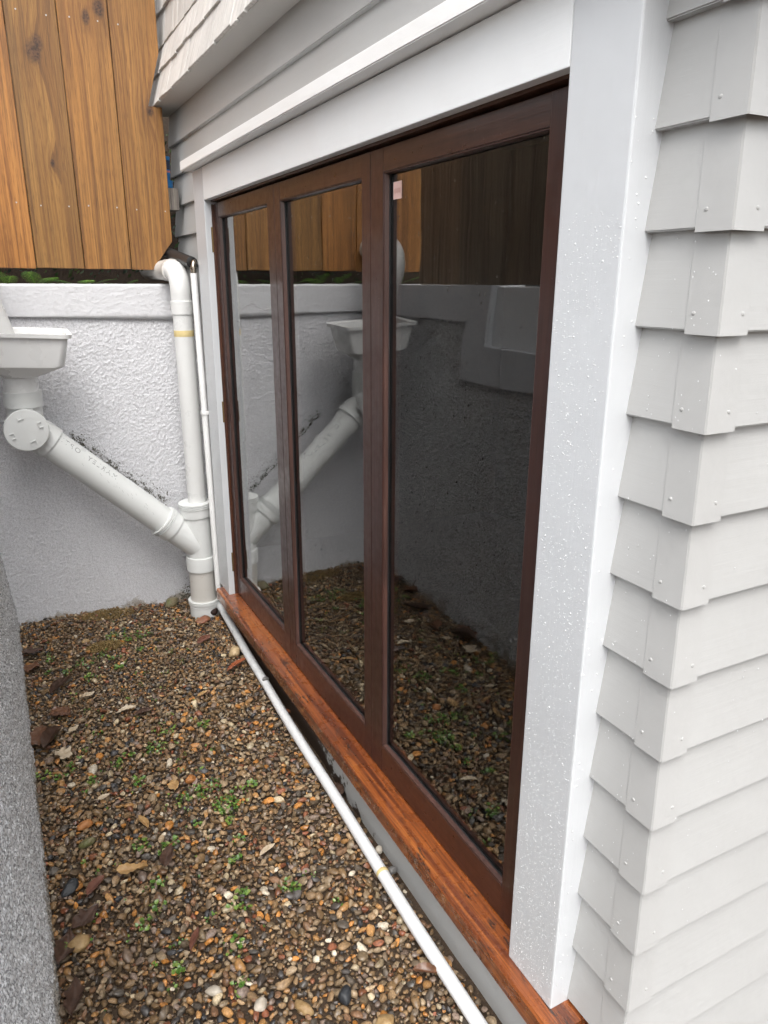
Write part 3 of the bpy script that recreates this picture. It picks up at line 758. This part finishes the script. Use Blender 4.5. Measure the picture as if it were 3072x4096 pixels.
for k in range(4):
    q = R(-10+80*k); c = Vector((CX_+.1025*math.cos(q), YP-.112, CZ_+.1025*math.sin(q)))
    box('rim_tab', c-Vector((.005, .006, .004)), c+Vector((.005, .006, .004)), M_pvc2, cap, .001)
# printed lettering, upside down along the sloping pipe
nrm = dv.cross(Vector((0, 1, 0))).normalized()
if nrm.z < 0: nrm = -nrm
for body, s0 in (('MARLEY', .36), ('OPTIM', .135)):
    cu = bpy.data.curves.new('lettering', 'FONT'); cu.body = body; cu.size = .040; cu.space_character = 1.35
    to = bpy.data.objects.new('lettering_tmp', cu); COL.objects.link(to); bpy.context.view_layer.update()
    me = bpy.data.meshes.new_from_object(to.evaluated_get(bpy.context.evaluated_depsgraph_get())); bpy.data.objects.remove(to)
    me.materials.clear()
    for v in me.vertices:
        a_ = R(56)-v.co.y/.0775       # angle round the pipe, from the top towards the front
        v.co = P0+dv*(s0-v.co.x)+(nrm*math.cos(a_)+Vector((0, -1, 0))*math.sin(a_))*.0779
    o = link('lettering', me, M_line, dr); o['kind'] = 'stuff'
# a few scratches
for k in range(16):
    s_ = random.uniform(.12, .62); a_ = R(random.uniform(55, 80)); ln = random.uniform(.004, .018)
    c = P0+dv*s_; e_ = lambda a: (nrm*math.cos(a)+Vector((0, -1, 0))*math.sin(a))*.0779
    w2 = R(.8)
    mk('scratch', [c+e_(a_), c+e_(a_+w2), c+dv*ln+e_(a_+w2+.08), c+dv*ln+e_(a_+.08)], [(0, 1, 2, 3)], M_line, dr)

rh = thing('rain_hopper', (.0885, YP, 1.3), 'open white rainwater hopper head funnelling into the drain elbow', 'rain hopper')
def rrect(hx, hy, rc, n=10):
    o = []
    for (sx, sy, a0) in ((1, -1, -90), (1, 1, 0), (-1, 1, 90), (-1, -1, 180)):
        for k in range(n+1):
            a = R(a0+90*k/n); o.append((sx*(hx-rc)+rc*math.cos(a), sy*(hy-rc)+rc*math.sin(a)))
    return o
tilt = Matrix.Rotation(R(3.2), 4, 'Y') @ Matrix.Rotation(R(3.), 4, 'X')
secs = [(-.05, .082, .082, .081), (.0, .082, .082, .081), (.012, .092, .092, .086), (.070, .196, .112, .05), (.080, .200, .114, .04), (.212, .218, .130, .035), (.2125, .234, .145, .04), (.231, .236, .147, .04), (.2315, .230, .141, .036), (.226, .212, .124, .034), (.085, .194, .110, .034), (.075, .18, .10, .04), (.03, .08, .08, .078)]
v, fc = [], []; n_ = None
for (z, hx, hy, rc) in secs:
    ring = rrect(hx, hy, rc); n_ = len(ring)
    for x, y in ring:
        p = Vector((x, y, z)); 
        if z > .01: p = tilt @ p
        v.append(Vector((p.x*.975, p.y*.975, p.z*.975))+Vector((.085, YP-.095 if z > .05 else (YP-.04 if z > .01 else YP-.02), 1.450)))
for i in range(len(secs)-1):
    for k in range(n_):
        k2 = (k+1) % n_; fc.append((i*n_+k, i*n_+k2, (i+1)*n_+k2, (i+1)*n_+k))
o = mk('bowl', v, fc, M_pvcw, rh, True)
try: o.data.set_sharp_from_angle(angle=R(35))
except Exception: pass
stack('neck', (.085, YP-.02, zz(1.335)), (0, 0, 1), [(0, .080), (.10, .080)], M_pvcw, rh, 36)
stack('collar', (.085, YP-.012, zz(1.268)), (0, 0, 1), [(0, .085), (.0005, .0885), (.076, .089), (.078, .085)], M_pvc2, rh, 36)
pts = [((.0885+random.uniform(-.08, .22), YP-.098, random.uniform(1.45, 1.64)), (0, -1, 0), (0, 0, -1), random.uniform(.0014, .003), 1.2) for _ in range(0)]
op = thing('overflow_pipe', (0, 3.96, 1.6), 'light grey spout pipe slanting down from the left into the hopper', 'pipe')
OY = YP-.09
tube('pipe', [(.045, OY, 1.58), (-.046, OY, 1.93)], .063, M_pvc, op, 28)
stack('coupling', (-.034, OY, 1.885), (-.27, 0, 1), [(0, .0645), (.0005, .067), (.06, .0675), (.062, .0645)], M_pvc, op, 28)
tube('elbow', bez([(-.050, OY, 1.92), (-.062, OY, 1.985), (-.068, OY+.02, 2.045), (-.072, OY+.075, 2.078), (-.075, OY+.15, 2.085), (-.08, OY+.75, 2.09)], 8), .0640, M_pvc, op, 28)

cn = thing('conduit', (.95, 3.915, .2), 'thin white upright conduit against the far door casing', 'conduit')
tube('pipe', [(.952, 3.912, .20), (.936, 3.912, 1.935)], .0165, M_pvcw, cn, 18)
cl = box('pipe_clip', (.925, 3.893, 1.218), (.963, 3.934, 1.236), M_pvcw, cn, .003)
lg = thing('insulated_pipe', (.95, 4.2, 2.0), 'black foam lagged pipe end above the grey downpipe elbow', 'pipe')
L0, L1 = Vector(onY(652, 1002, 4.50)), Vector(onY(768, 1050, 3.96))
ld = (L1-L0).normalized()
stack('lagging', L0, ld, [(0, .028), ((L1-L0).length, .0285), ((L1-L0).length+.001, .027), ((L1-L0).length+.0012, .016), ((L1-L0).length-.02, .015)], M_foam, lg, 24)
fp = Vector((.943, 3.925, 1.99))
tube('pipe_elbow', bez([tuple(L1-ld*.02), tuple(L1+ld*.02), (.944, 3.922, 1.988), (.9365, 3.912, 1.965), (.9362, 3.912, 1.936)], 6), .0125, M_chrome, lg, 14)
stack('ferrule', (.9362, 3.912, 1.936), (0, 0, 1), [(0, .014), (.018, .014), (.0185, .0165), (.024, .0165), (.0245, .013)], M_chrome, lg, 16)

hz = thing('waste_pipe', (.92, 2.5, .02), 'long thin white waste pipe lying on the gravel beside the sill', 'pipe')
HP = [(.972, 3.99, .072), (.965, 3.907, .077), (.9527, 3.61, .072), (.9405, 3.31, .062), (.934, 3.01, .053), (.927, 2.796, .046), (.923, 2.527, .038), (.920, 2.218, .029), (.912, 1.878, .022), (.907, 1.743, .022), (.901, 1.532, .022), (.898, 1.316, .022), (.896, 1.05, .022), (.894, .70, .022)]
tube('pipe', bez(HP, 6), .0205, M_hose, hz, 24)
stack('stained_joint', (.908, 1.768, .022), (.01, -1, 0), [(0, .0206), (.001, .0212), (.014, .0212), (.015, .0206)], M_tape, hz, 24)

# ================================================================== GRAVEL
def gz(x, y):
    return .006*mnoise.noise(Vector((x*3., y*3., 0)))+.003*mnoise.noise(Vector((x*9, y*9, 3)))+.066*max(0, min(1, (y-2.1)/2.0))-.034*max(0, min(1, (x-.35)/.5))*max(0, min(1, (y-3.2)/.8))-.012
def gp(x, y):
    k = 1.
    for _ in range(4): k = (CAMZ-gz(x*k, y*k)-.012)/1.885
    return x*k, y*k
NX, NY_ = 50, 150
P = np.zeros((NX, NY_, 3))
for i in range(NX):
    for j in range(NY_):
        x = -.16+1.26*i/(NX-1); y = .4+4.1*j/(NY_-1); P[i, j] = (x, y, gz(x, y)-.009)
tag(grid_mesh('gravel_bed', P, M_soil), kind='structure')
def ico(sub):
    bm = bmesh.new(); bmesh.ops.create_icosphere(bm, subdivisions=sub, radius=1.); bm.verts.ensure_lookup_table()
    v = np.array([q.co[:] for q in bm.verts]); fc = np.array([[q.index for q in t.verts] for t in bm.faces]); bm.free(); return v, fc
def variant(sub, seed, amp=.28, facet=0.):
    v, fc = ico(sub); o = v.copy(); r = np.random.default_rng(seed)
    for i, p in enumerate(v):
        n = mnoise.noise(Vector(p*.9)+Vector((seed*7.3, 0, 0)))*amp+mnoise.noise(Vector(p*2.1)+Vector((0, seed*3.1, 0)))*amp*.45
        o[i] = p*(1+n)
    if facet:      # knock flat faces off it
        for _ in range(6):
            d = r.standard_normal(3); d /= np.linalg.norm(d); h = r.uniform(.45, .75); k = o@d
            o -= np.outer(np.clip(k-h, 0, None)*facet, d)
    return o, fc
V1 = [variant(2, s, .34, .95 if s % 2 else .7) for s in range(14)]
V0 = [variant(1, s+50, .3, .6) for s in range(6)]
def rotm(a, b, c): return np.array(Euler((a, b, c)).to_matrix())
# dart throwing with varied sizes
cell = .02; gridd = {}
def fits(x, y, r, k):
    ci, cj = int(x/cell), int(y/cell)
    for i in range(ci-2, ci+3):
        for j in range(cj-2, cj+3):
            for (px, py, pr) in gridd.get((i, j), ()):
                if (px-x)**2+(py-y)**2 < (k*(pr+r))**2: return False
    return True
stones = []
def edgeok(x, y):
    return -.098 < x < .953 and not ((x-.896)**2+(y-YP)**2 < .09**2)
sizes = [(700, .0145, .019), (5000, .0105, .0145), (34000, .0066, .0105)]
for cnt, r0, r1 in sizes:
    for _ in range(cnt):
        x = rng.uniform(-.10, .955); y = rng.uniform(.95, 4.275)
        big = 1.0 if y < 3.2 else .82
        r = rng.uniform(r0, r1)*big
        if y > 3.3 and r > .013 and rng.random() < .5: continue
        if edgeok(x, y) and fits(x, y, r, .72):
            gridd.setdefault((int(x/cell), int(y/cell)), []).append((x, y, r)); stones.append((x, y, r))
for _ in range(20000):
    x = rng.uniform(-.10, .955); y = rng.uniform(1.0, 4.275)
    if edgeok(x, y): stones.append((x, y, -rng.uniform(.003, .0055)))
VV, FF = [], []; base = 0
for (x, y, r) in stones:
    small = r < 0; r = abs(r)
    v, fc = (V0 if small or (r < .009 and y > 2.4) else V1)[rng.integers(6 if small or (r < .009 and y > 2.4) else 14)]
    s = np.array([rng.uniform(.9, 1.45), rng.uniform(.75, 1.05), rng.uniform(.55, .8)])*r
    q = (v*s)@rotm(rng.normal(0, .35), rng.normal(0, .35), rng.uniform(0, 6.3)).T
    z = gz(x, y)+(-.003 if small else r*.25+rng.uniform(-.003, .007))
    VV.append(q+np.array([x, y, z])); FF.append(fc+base); base += len(v)
VV = np.concatenate(VV); FF = np.concatenate(FF)
me = bpy.data.meshes.new('gravel'); me.vertices.add(len(VV)); me.vertices.foreach_set('co', VV.reshape(-1).astype(np.float32))
me.loops.add(FF.size); me.loops.foreach_set('vertex_index', FF.reshape(-1).astype(np.int32))
me.polygons.add(len(FF)); me.polygons.foreach_set('loop_start', (np.arange(len(FF))*3).astype(np.int32)); me.polygons.foreach_set('loop_total', np.full(len(FF), 3, np.int32))
me.update(calc_edges=True); print('GRAVEL', len(stones), len(FF))
g = link('gravel', me, M_gravel, None, True); me.set_sharp_from_angle(angle=R(46)); tag(g, 'wet brown and grey river gravel covering the ground', 'gravel', kind='stuff')

# ---- single stones
def stone(x, y, s, kind, label, rot=0, dz=0., seed=1, sub=3):
    x, y = gp(x, y) if dz < .02 else (x, y)
    v, fc = variant(sub, seed+200, .20, .5)
    q = (v*np.array(s))@rotm(.1, -.12, rot).T+np.array([x, y, gz(x, y)+s[2]*.55+.006+dz])
    o = mk('stone', q, fc.tolist(), M_st[kind], None, True); tag(o, label, 'stone', 'single stones on the gravel'); return o
stone(.905, 3.473, (.040, .032, .030), 'tan', 'large pitted tan stone beside the orange leaf and the white pipe', 1.2, seed=1)
stone(.745, 4.27, (.050, .036, .030), 'mossy', 'mossy green brown stone at the foot of the end wall', .5, seed=2)
stone(.856, 3.945, (.050, .032, .020), 'red', 'flat reddish stone in front of the drain socket', .3, seed=3)
stone(.940, 4.02, (.042, .028, .034), 'dark', 'dark brown angular rock against the drain socket', .9, seed=4)
stone(.880, 4.06, (.032, .022, .022), 'dark', 'smaller dark brown rock left of the angular one', 2.1, seed=5)
stone(.455, 2.545, (.024, .019, .017), 'orange', 'bright orange stone among weeds, mid gravel', .4, seed=6)
stone(.055, 2.46, (.030, .020, .017), 'orange', 'orange stone near the left wall', .1, seed=7)
stone(-.02, 2.17, (.032, .024, .019), 'black', 'black angular stone near the left wall', .8, seed=8)
stone(.938, 3.05, (.016, .012, .012), 'grey', 'small speckled grey pebble resting on the white waste pipe', 0, .042, seed=9)
stone(.942, 1.860, (.016, .014, .016), 'white', 'cream pebble wedged between the waste pipe and the plinth', 0, .006, seed=10)
stone(.942, 1.757, (.017, .015, .015), 'grey', 'rough grey pebble against the plinth past the stained pipe joint', 0, .006, seed=11)
stone(.455, 1.28, (.038, .026, .021), 'grey', 'big grey pebble at the bottom edge of the picture', .4, seed=12)
stone(.62, 1.42, (.026, .020, .018), 'black', 'dark slate pebble near the white pipe, bottom of the gravel', .9, seed=13)
stone(.50, 1.44, (.034, .016, .014), 'ochre', 'long ochre pebble near the bottom of the gravel', 2.2, seed=14)
stone(.68, 1.30, (.030, .024, .019), 'ochre', 'ochre yellow pebble beside the white pipe at the bottom', .3, seed=15)
stone(.05, 2.36, (.028, .020, .018), 'mossy', 'olive pebble with a pale chip near the left wall', .2, seed=16)
stone(.40, 1.50, (.024, .018, .016), 'white', 'pale cream pebble in the lower gravel', .7, seed=17)
stone(.30, 1.60, (.026, .017, .016), 'white', 'pale grooved pebble in the lower left gravel', 2.7, seed=18)
stone(-.02, 1.93, (.036, .024, .018), 'ochre', 'mossy ochre pebble beside the left wall, lower gravel', .1, seed=19)
stone(.22, 3.98, (.024, .016, .013), 'ochre', 'flat ochre pebble near the yellow moss', .2, seed=20)
stone(.918, 2.53, (.010, .009, .028), 'orange', 'small orange stone leaning on the white waste pipe', .2, .0, seed=21)

# ---- fallen leaves
def leaf(x, y, L, wd, rot, col, label, curl=.3, lift=.010, fold=.35, wave=.2, pitch=0., lobed=0., sd_=0):
    x, y = gp(x, y)
    n, m = 16, 8; r = random.Random(sd_)
    v, fc = [], []
    for i in range(n+1):
        t = i/n
        hw = wd*.5*(math.sin(math.pi*min(1, t**.85))**.8 if 0 < t < 1 else .02)*(1+lobed*.35*math.sin(t*19+sd_)*math.sin(math.pi*t))
        for j in range(m+1):
            u = j/m*2-1
            z = fold*abs(u)*hw*1.2+curl*L*((t-.5)**2)*1.0+wave*wd*.22*math.sin(6*t+u*2.3+sd_)*abs(u)+(.0012 if abs(u) < .05 else 0)+.05*wd*math.sin(t*31+sd_)*abs(u)**2
            v.append(Vector(((t-.5)*L, u*hw+.06*L*math.sin(t*2.5+sd_), z)))
    for i in range(n):
        for j in range(m): fc.append((i*(m+1)+j, (i+1)*(m+1)+j, (i+1)*(m+1)+j+1, i*(m+1)+j+1))
    me = mesh('dead_leaf', v, fc)
    o = link('dead_leaf', me, M_lf[col], None, True); o.location = (x, y, gz(x, y)+.012+lift); o.rotation_euler = (r.uniform(-.15, .15), pitch, rot)
    tag(o, label, 'leaf', 'fallen leaves on the gravel')
    st = tube('leaf_stalk', [(-.5*L, -.0, .25*curl*L), (-.5*L-.012, .002, .25*curl*L+.002)], .0009, M_lf[col], None, 6)
    st.parent = o; return o
leaf(.882, 3.335, .135, .042, .55, 'orange', 'glossy orange red leaf lying up against the white waste pipe', .15, .012, .3, .25, -.08, sd_=1)
leaf(.80, 3.70, .12, .045, .9, 'red', 'dull red broken leaf near the flat reddish stone', .2, .004, .3, .5, sd_=2)
leaf(-.055, 3.77, .10, .075, 1.3, 'brown', 'crumpled red brown leaf against the left wall, near the corner', .4, .010, .3, .5, lobed=.6, sd_=3)
leaf(-.04, 3.95, .11, .07, .3, 'dark', 'dark brown leaf in the left wall corner', .4, .010, .4, .4, lobed=.5, sd_=4)
leaf(.06, 3.50, .16, .045, .75, 'dark', 'long curled dark brown leaf near the left wall', .2, .018, 1.2, .3, sd_=5)
leaf(.04, 3.26, .11, .078, -.9, 'brown', 'flat brown leaf with a torn edge near the left wall', .2, .012, .2, .4, lobed=.5, sd_=6)
leaf(-.050, 3.09, .155, .085, 1.45, 'brown', 'large chestnut brown leaf leaning on the left wall', .2, .024, .25, .2, sd_=7)
leaf(-.002, 3.05, .165, .06, 1.15, 'dark', 'folded dark leaf touching the chestnut leaf', .25, .022, 1.2, .3, sd_=8)
leaf(.028, 2.925, .085, .062, -.7, 'pale', 'pale cream leaf with ragged lobes near the left wall', .35, .014, .3, .5, lobed=1., sd_=9)
leaf(.17, 3.37, .07, .032, .5, 'pale', 'thin pale curled leaf in the upper gravel', .4, .010, .6, .5, sd_=10)
leaf(.08, 3.10, .06, .03, .6, 'pale', 'small pale leaf scrap right of the brown leaf', .4, .010, .6, .5, sd_=11)
leaf(.655, 3.14, .065, .026, .4, 'tan', 'small tan leaf in the gravel left of the sill', .2, .008, .4, .3, sd_=12)
leaf(.39, 2.52, .065, .042, 1.4, 'tan', 'tan leaf beside the orange stone and weeds', .3, .012, .4, .4, sd_=13)
leaf(.31, 3.16, .085, .045, .3, 'pale', 'pinkish pale leaf, centre of the upper gravel', .3, .008, .4, .4, sd_=14)
leaf(.375, 3.10, .10, .030, .5, 'dark', 'narrow dark twisted leaf beside the pinkish leaf', .3, .010, 1., .4, sd_=15)
leaf(.655, 3.90, .055, .03, .1, 'pale', 'pale oval leaf near the end wall', .1, .008, .2, .2, sd_=16)
leaf(.243, 2.36, .085, .026, 1.7, 'tan', 'upright orange tan pointed leaf, middle of the gravel', .2, .016, .7, .2, sd_=17)
leaf(.170, 2.14, .10, .052, -.35, 'tan', 'large curled tan leaf left of centre in the gravel', .5, .014, .5, .6, sd_=18)
leaf(.29, 2.15, .10, .045, 1.1, 'dark', 'dark red leaf with pale veins beside the curled tan leaf', .3, .012, .5, .4, sd_=19)
leaf(.055, 2.135, .09, .034, .9, 'red', 'dusty pink brown leaf next to the black stone', .2, .010, .5, .3, sd_=20)
leaf(.29, 1.785, .085, .022, 1.2, 'red', 'narrow red leaf in the lower gravel', .2, .010, .8, .3, sd_=21)
leaf(-.06, 1.93, .12, .06, 1.3, 'dark', 'dark rotting leaf along the foot of the left wall', .3, .008, .5, .6, lobed=.5, sd_=22)
leaf(.01, 2.02, .11, .05, .6, 'dark', 'dark torn leaf just right of the left wall, lower gravel', .3, .008, .5, .6, lobed=.8, sd_=23)
leaf(.137, 2.575, .05, .024, .2, 'pale', 'tiny white leaf scrap in the middle of the gravel', .3, .010, .5, .3, sd_=24)
leaf(.945, 2.205, .075, .05, 1.2, 'dark', 'dark leaf wrapped over the white waste pipe', -.6, .034, -.3, .4, sd_=25)
leaf(.845, 1.37, .075, .034, -.5, 'brown', 'curled brown leaf touching the waste pipe near the bottom', .5, .016, .8, .5, sd_=26)
leaf(.60, 2.03, .075, .022, .6, 'pale', 'thin pink white leaf right of centre in the gravel', .3, .010, .9, .4, sd_=27)
leaf(-.05, 1.75, .12, .05, 1.5, 'dark', 'blackened leaf heap by the left wall at the bottom', .3, .008, .5, .6, lobed=.7, sd_=28)

# ---- weeds
def weedgeo(x, y, n, spread, size, rnd):
    x, y = gp(x, y)
    v, fc = [], []
    for _ in range(n):
        a = rnd.uniform(0, 6.283); d = spread*math.sqrt(rnd.random()); px, py = x+d*math.cos(a), y+d*math.sin(a)
        h = gz(px, py)+.012+rnd.uniform(.002, .016)*(1-.4*d/spread); r = size*rnd.uniform(.55, 1.2)
        nrm_ = Vector((rnd.gauss(0, .35), rnd.gauss(0, .35)-.15, 1)).normalized(); u = nrm_.orthogonal().normalized(); w = nrm_.cross(u)
        q0 = rnd.uniform(0, 6.28); u, w = u*math.cos(q0)+w*math.sin(q0), w*math.cos(q0)-u*math.sin(q0)
        b = len(v); c = Vector((px, py, h)); v.append(c-nrm_*r*.18)
        for k in range(8):
            q = 6.283*k/8; rr = r*(1.15 if k == 0 else (.72 if k == 4 else .9)); v.append(c+u*math.cos(q)*rr+w*math.sin(q)*rr*.85+nrm_*r*.06*((k % 2)*2-1))
        for k in range(8): fc.append((b, b+1+k, b+1+(k+1) % 8))
        # stem
        b = len(v); g_ = Vector((px-nrm_.x*.01, py-nrm_.y*.01, gz(px, py)-.004))
        for e_ in (c, g_): v += [e_+Vector((.0007, 0, 0)), e_+Vector((-.0004, .0006, 0)), e_+Vector((-.0004, -.0006, 0))]
        for k in range(3): fc.append((b+k, b+(k+1) % 3, b+3+(k+1) % 3, b+3+k))
    return v, fc
WP = [(0.38, 3.97), (0.52, 3.93), (0.43, 3.89), (0.2, 3.74), (0.28, 3.78), (0.34, 3.6), (0.21, 3.55), (0.47, 3.75), (0.03, 3.82), (0.43, 2.94), (0.6, 2.9), (0.38, 2.81), (0.21, 2.79), (0.26, 2.82), (0.0, 2.79), (0.04, 2.84), (-0.06, 2.83), (0.11, 2.71), (0.27, 2.62), (0.51, 2.47), (0.45, 2.46), (0.67, 2.41), (0.6, 2.36), (0.54, 2.33), (0.4, 2.45), (0.42, 2.28), (0.53, 2.34), (0.53, 2.24), (0.53, 2.14), (0.49, 2.06), (0.22, 2.26), (0.29, 2.2), (0.31, 2.23), (0.24, 2.06), (0.22, 1.97), (0.17, 1.92), (0.44, 1.86), (0.47, 1.9), (0.61, 1.87), (0.63, 1.84), (0.39, 1.72), (0.37, 1.58), (-0.05, 1.95), (0.23, 1.72), (.02, 3.70), (.10, 3.66), (.33, 3.72)]
NAMED = {0: 'green weed tuft nearest the end wall', 1: 'leafy green weed patch right of the nearest-wall tuft', 6: 'low green weed mat below the yellow moss', 9: 'bright green weed clump in the centre of the gravel', 10: 'lone dark green weed right of the central clump', 11: 'loose trailing weed just in front of the central clump',
         12: 'glossy round leaved weed left of centre', 20: 'yellow green weed patch beside the bright orange stone', 19: 'dense round leaved weed right of the orange stone', 21: 'small weed nearest the white pipe, mid gravel', 35: 'single dark green sprig in the lower gravel', 41: 'small glossy sprig near the bottom of the gravel'}
rest_v, rest_f = [], []
for i, (x, y) in enumerate(WP):
    rn = random.Random(900+i); big = i in (0, 1, 3, 6, 9, 11, 19, 20, 22, 23, 26)
    vv_, ff_ = weedgeo(x, y, rn.randint(22, 36) if big else rn.randint(7, 15), rn.uniform(.04, .06) if big else rn.uniform(.02, .035), .0065 if big else .0078, rn)
    if i in NAMED: tag(mk('weed', vv_, ff_, M_weed, None, True), NAMED[i], 'weed', 'weeds in the gravel')
    else:
        b = len(rest_v); rest_v += vv_; rest_f += [tuple(q+b for q in fc) for fc in ff_]
for i in range(120):
    rn = random.Random(3000+i); x = rn.uniform(.0, .75); y = rn.uniform(1.6, 4.2)
    vv_, ff_ = weedgeo(x, y, rn.randint(1, 4), .015, .0055, rn); b = len(rest_v); rest_v += vv_; rest_f += [tuple(q+b for q in fc) for fc in ff_]
tag(mk('seedlings', rest_v, rest_f, M_weed, None, True), 'tiny green seedlings scattered between the stones', 'seedlings', kind='stuff')
# moss cushions: many short threads
def mossmat(name, cx_, cy_, rx, ry, n, mat, hgt, label):
    cx_, cy_ = gp(cx_, cy_); v, fc = [], []; rn = random.Random(int(cx_*1000))
    for _ in range(n):
        a = rn.uniform(0, 6.283); d = math.sqrt(rn.random()); x = cx_+rx*d*math.cos(a); y = cy_+ry*d*math.sin(a); z = gz(x, y)+.008
        l = hgt*rn.uniform(.5, 1.2)*(1-.6*d); th = rn.uniform(0, 6.283); s = rn.uniform(.3, 1.3)*l; b = len(v)
        dx, dy = math.cos(th), math.sin(th)
        v += [(x-dy*.001, y+dx*.001, z), (x+dy*.001, y-dx*.001, z), (x+dx*s+dy*.0007, y+dy*s-dx*.0007, z+l), (x+dx*s-dy*.0007, y+dy*s+dx*.0007, z+l)]
        fc.append((b, b+1, b+2, b+3))
    tag(mk('moss', v, fc, mat, None), label, 'moss', kind='stuff')
mossmat('moss', .31, 3.88, .10, .06, 2600, M_mossy, .012, 'dry yellow moss cushion on the upper gravel')
mossmat('moss', .37, 4.30, .16, .08, 3000, M_mossy, .011, 'dry tan moss along the end wall')
# dark moss on the wall along the sloping pipe and behind the drain
v, fc = [], []
rn = random.Random(5)
def fleck(x, z, s):
    b = len(v); n = 6; c = Vector((x, WY-.004-s*.35, z)); v.append(c)
    for k in range(n):
        q = 6.283*k/n; rr = s*rn.uniform(.6, 1.3); v.append(Vector((x+rr*math.cos(q), WY+.001, z+rr*math.sin(q))))
    for k in range(n): fc.append((b, b+1+k, b+1+(k+1) % n))
for _ in range(2600):
    t = .06+.86*rn.random()**1.15; q = P0+(P1-P0)*t; u = abs(rn.gauss(0, .034)); dens = mnoise.noise(Vector((t*17, u*60, 5)))*1.5+.62-u*6
    if rn.random() > dens: continue
    n2 = q+nrm*(.080+u*.8); kk = (WY-.004)/YP; fleck(n2.x*kk, 1.9+(n2.z-1.9)*kk, rn.uniform(.0012, .0038))
for _ in range(500):
    x = .93-abs(rn.gauss(0, .06)); z = .01+abs(rn.gauss(0, .06))*(1-min(1, (.93-x)/.25)); fleck(x, z+.02, rn.uniform(.0015, .006))
o = mk('moss', v, fc, M_mossd, fw); o['kind'] = 'stuff'

# ---- ferns and ivy on the bank
def frond(name, base, dirv, L, parent, wid=.3, droop=.6):
    d = Vector(dirv).normalized(); side = d.cross(Vector((0, 0, 1)))
    if side.length < .1: side = Vector((1, 0, 0))
    side.normalize(); v, fc = [], []; n = 15
    pts = [Vector(base)+d*(L*t)-Vector((0, 0, droop*L*t*t)) for t in [k/n for k in range(n+1)]]
    for k in range(n):
        b = len(v); w = .0012; v += [pts[k]-side*w, pts[k]+side*w, pts[k+1]+side*w, pts[k+1]-side*w]; fc.append((b, b+1, b+2, b+3))
        if k < 3: continue
        t = k/n; ll = L*wid*math.sin(math.pi*min(1, (1.05-t)*.95))*.9+.004
        for s in (-1, 1):
            ax_ = (side*s+d*.45-Vector((0, 0, .18))).normalized(); up_ = d
            m = max(3, int(ll/.006)); 
            for q in range(m):
                c = pts[k]+ax_*(ll*q/m); lw_ = L/n*.36*(1-q/m*.7); e_ = ax_*(ll/m*.9); b = len(v)
                v += [c, c+e_*.6+up_*lw_, c+e_*1.3, c+e_*.6-up_*lw_*.8]; fc.append((b, b+1, b+2, b+3))
    return mk(name, v, fc, M_fern, parent)
fern_spots = [(.10, 'small fern frond under the fence, far left', [((-.25, -.4, .55), .16), ((.1, -.5, .6), .12)]), (.02, 'fern tip at the left edge of the fence gap', [((-.3, -.5, .4), .13)]),
              (.235, 'bright fern fronds under the second fence board', [((.35, -.5, .42), .17), ((-.2, -.5, .7), .15), ((.6, -.3, .3), .13)]), (.46, 'wide fern frond under the middle of the fence', [((-.75, -.35, .42), .22), ((.75, -.3, .45), .2), ((.1, -.6, .4), .14)]),
              (.66, 'small fern left of the drain elbow', [((.5, -.4, .5), .12), ((-.6, -.4, .4), .12)]), (-.30, 'fern clump mirrored in the middle glass', [((.6, -.4, .35), .25), ((-.5, -.4, .4), .24), ((.1, -.5, .5), .18)])]
for x, lab, fr in fern_spots:
    t = thing('fern', (x, WY+.16, 1.80), lab, 'fern', 'ferns under the fence')
    for dv_, L in fr: frond('frond', (x, WY+.16, 1.855), dv_, L*1.05, t, .34, .25)
v, fc = [], []
for _ in range(2600):
    x = rn.uniform(-.9, 1.35); y = WY+.22+rn.random()**1.5*.9; z = 1.74+(y-WY)*.9+rn.uniform(-.05, .16 if x < .9 else .6); s = rn.uniform(.008, .02)
    nr = Vector((rn.gauss(0, .5), -1+rn.gauss(0, .4), rn.gauss(.5, .5))).normalized(); u = nr.orthogonal().normalized(); w = nr.cross(u); b = len(v); c = Vector((x, y, z))
    v += [c-u*s, c-w*s*.5, c+u*s*1.2, c+w*s*.5]; fc.append((b, b+1, b+2, b+3))
tag(mk('undergrowth', v, fc, M_ivy, None), 'dark leafy undergrowth on the bank behind the fence', 'undergrowth', kind='stuff')
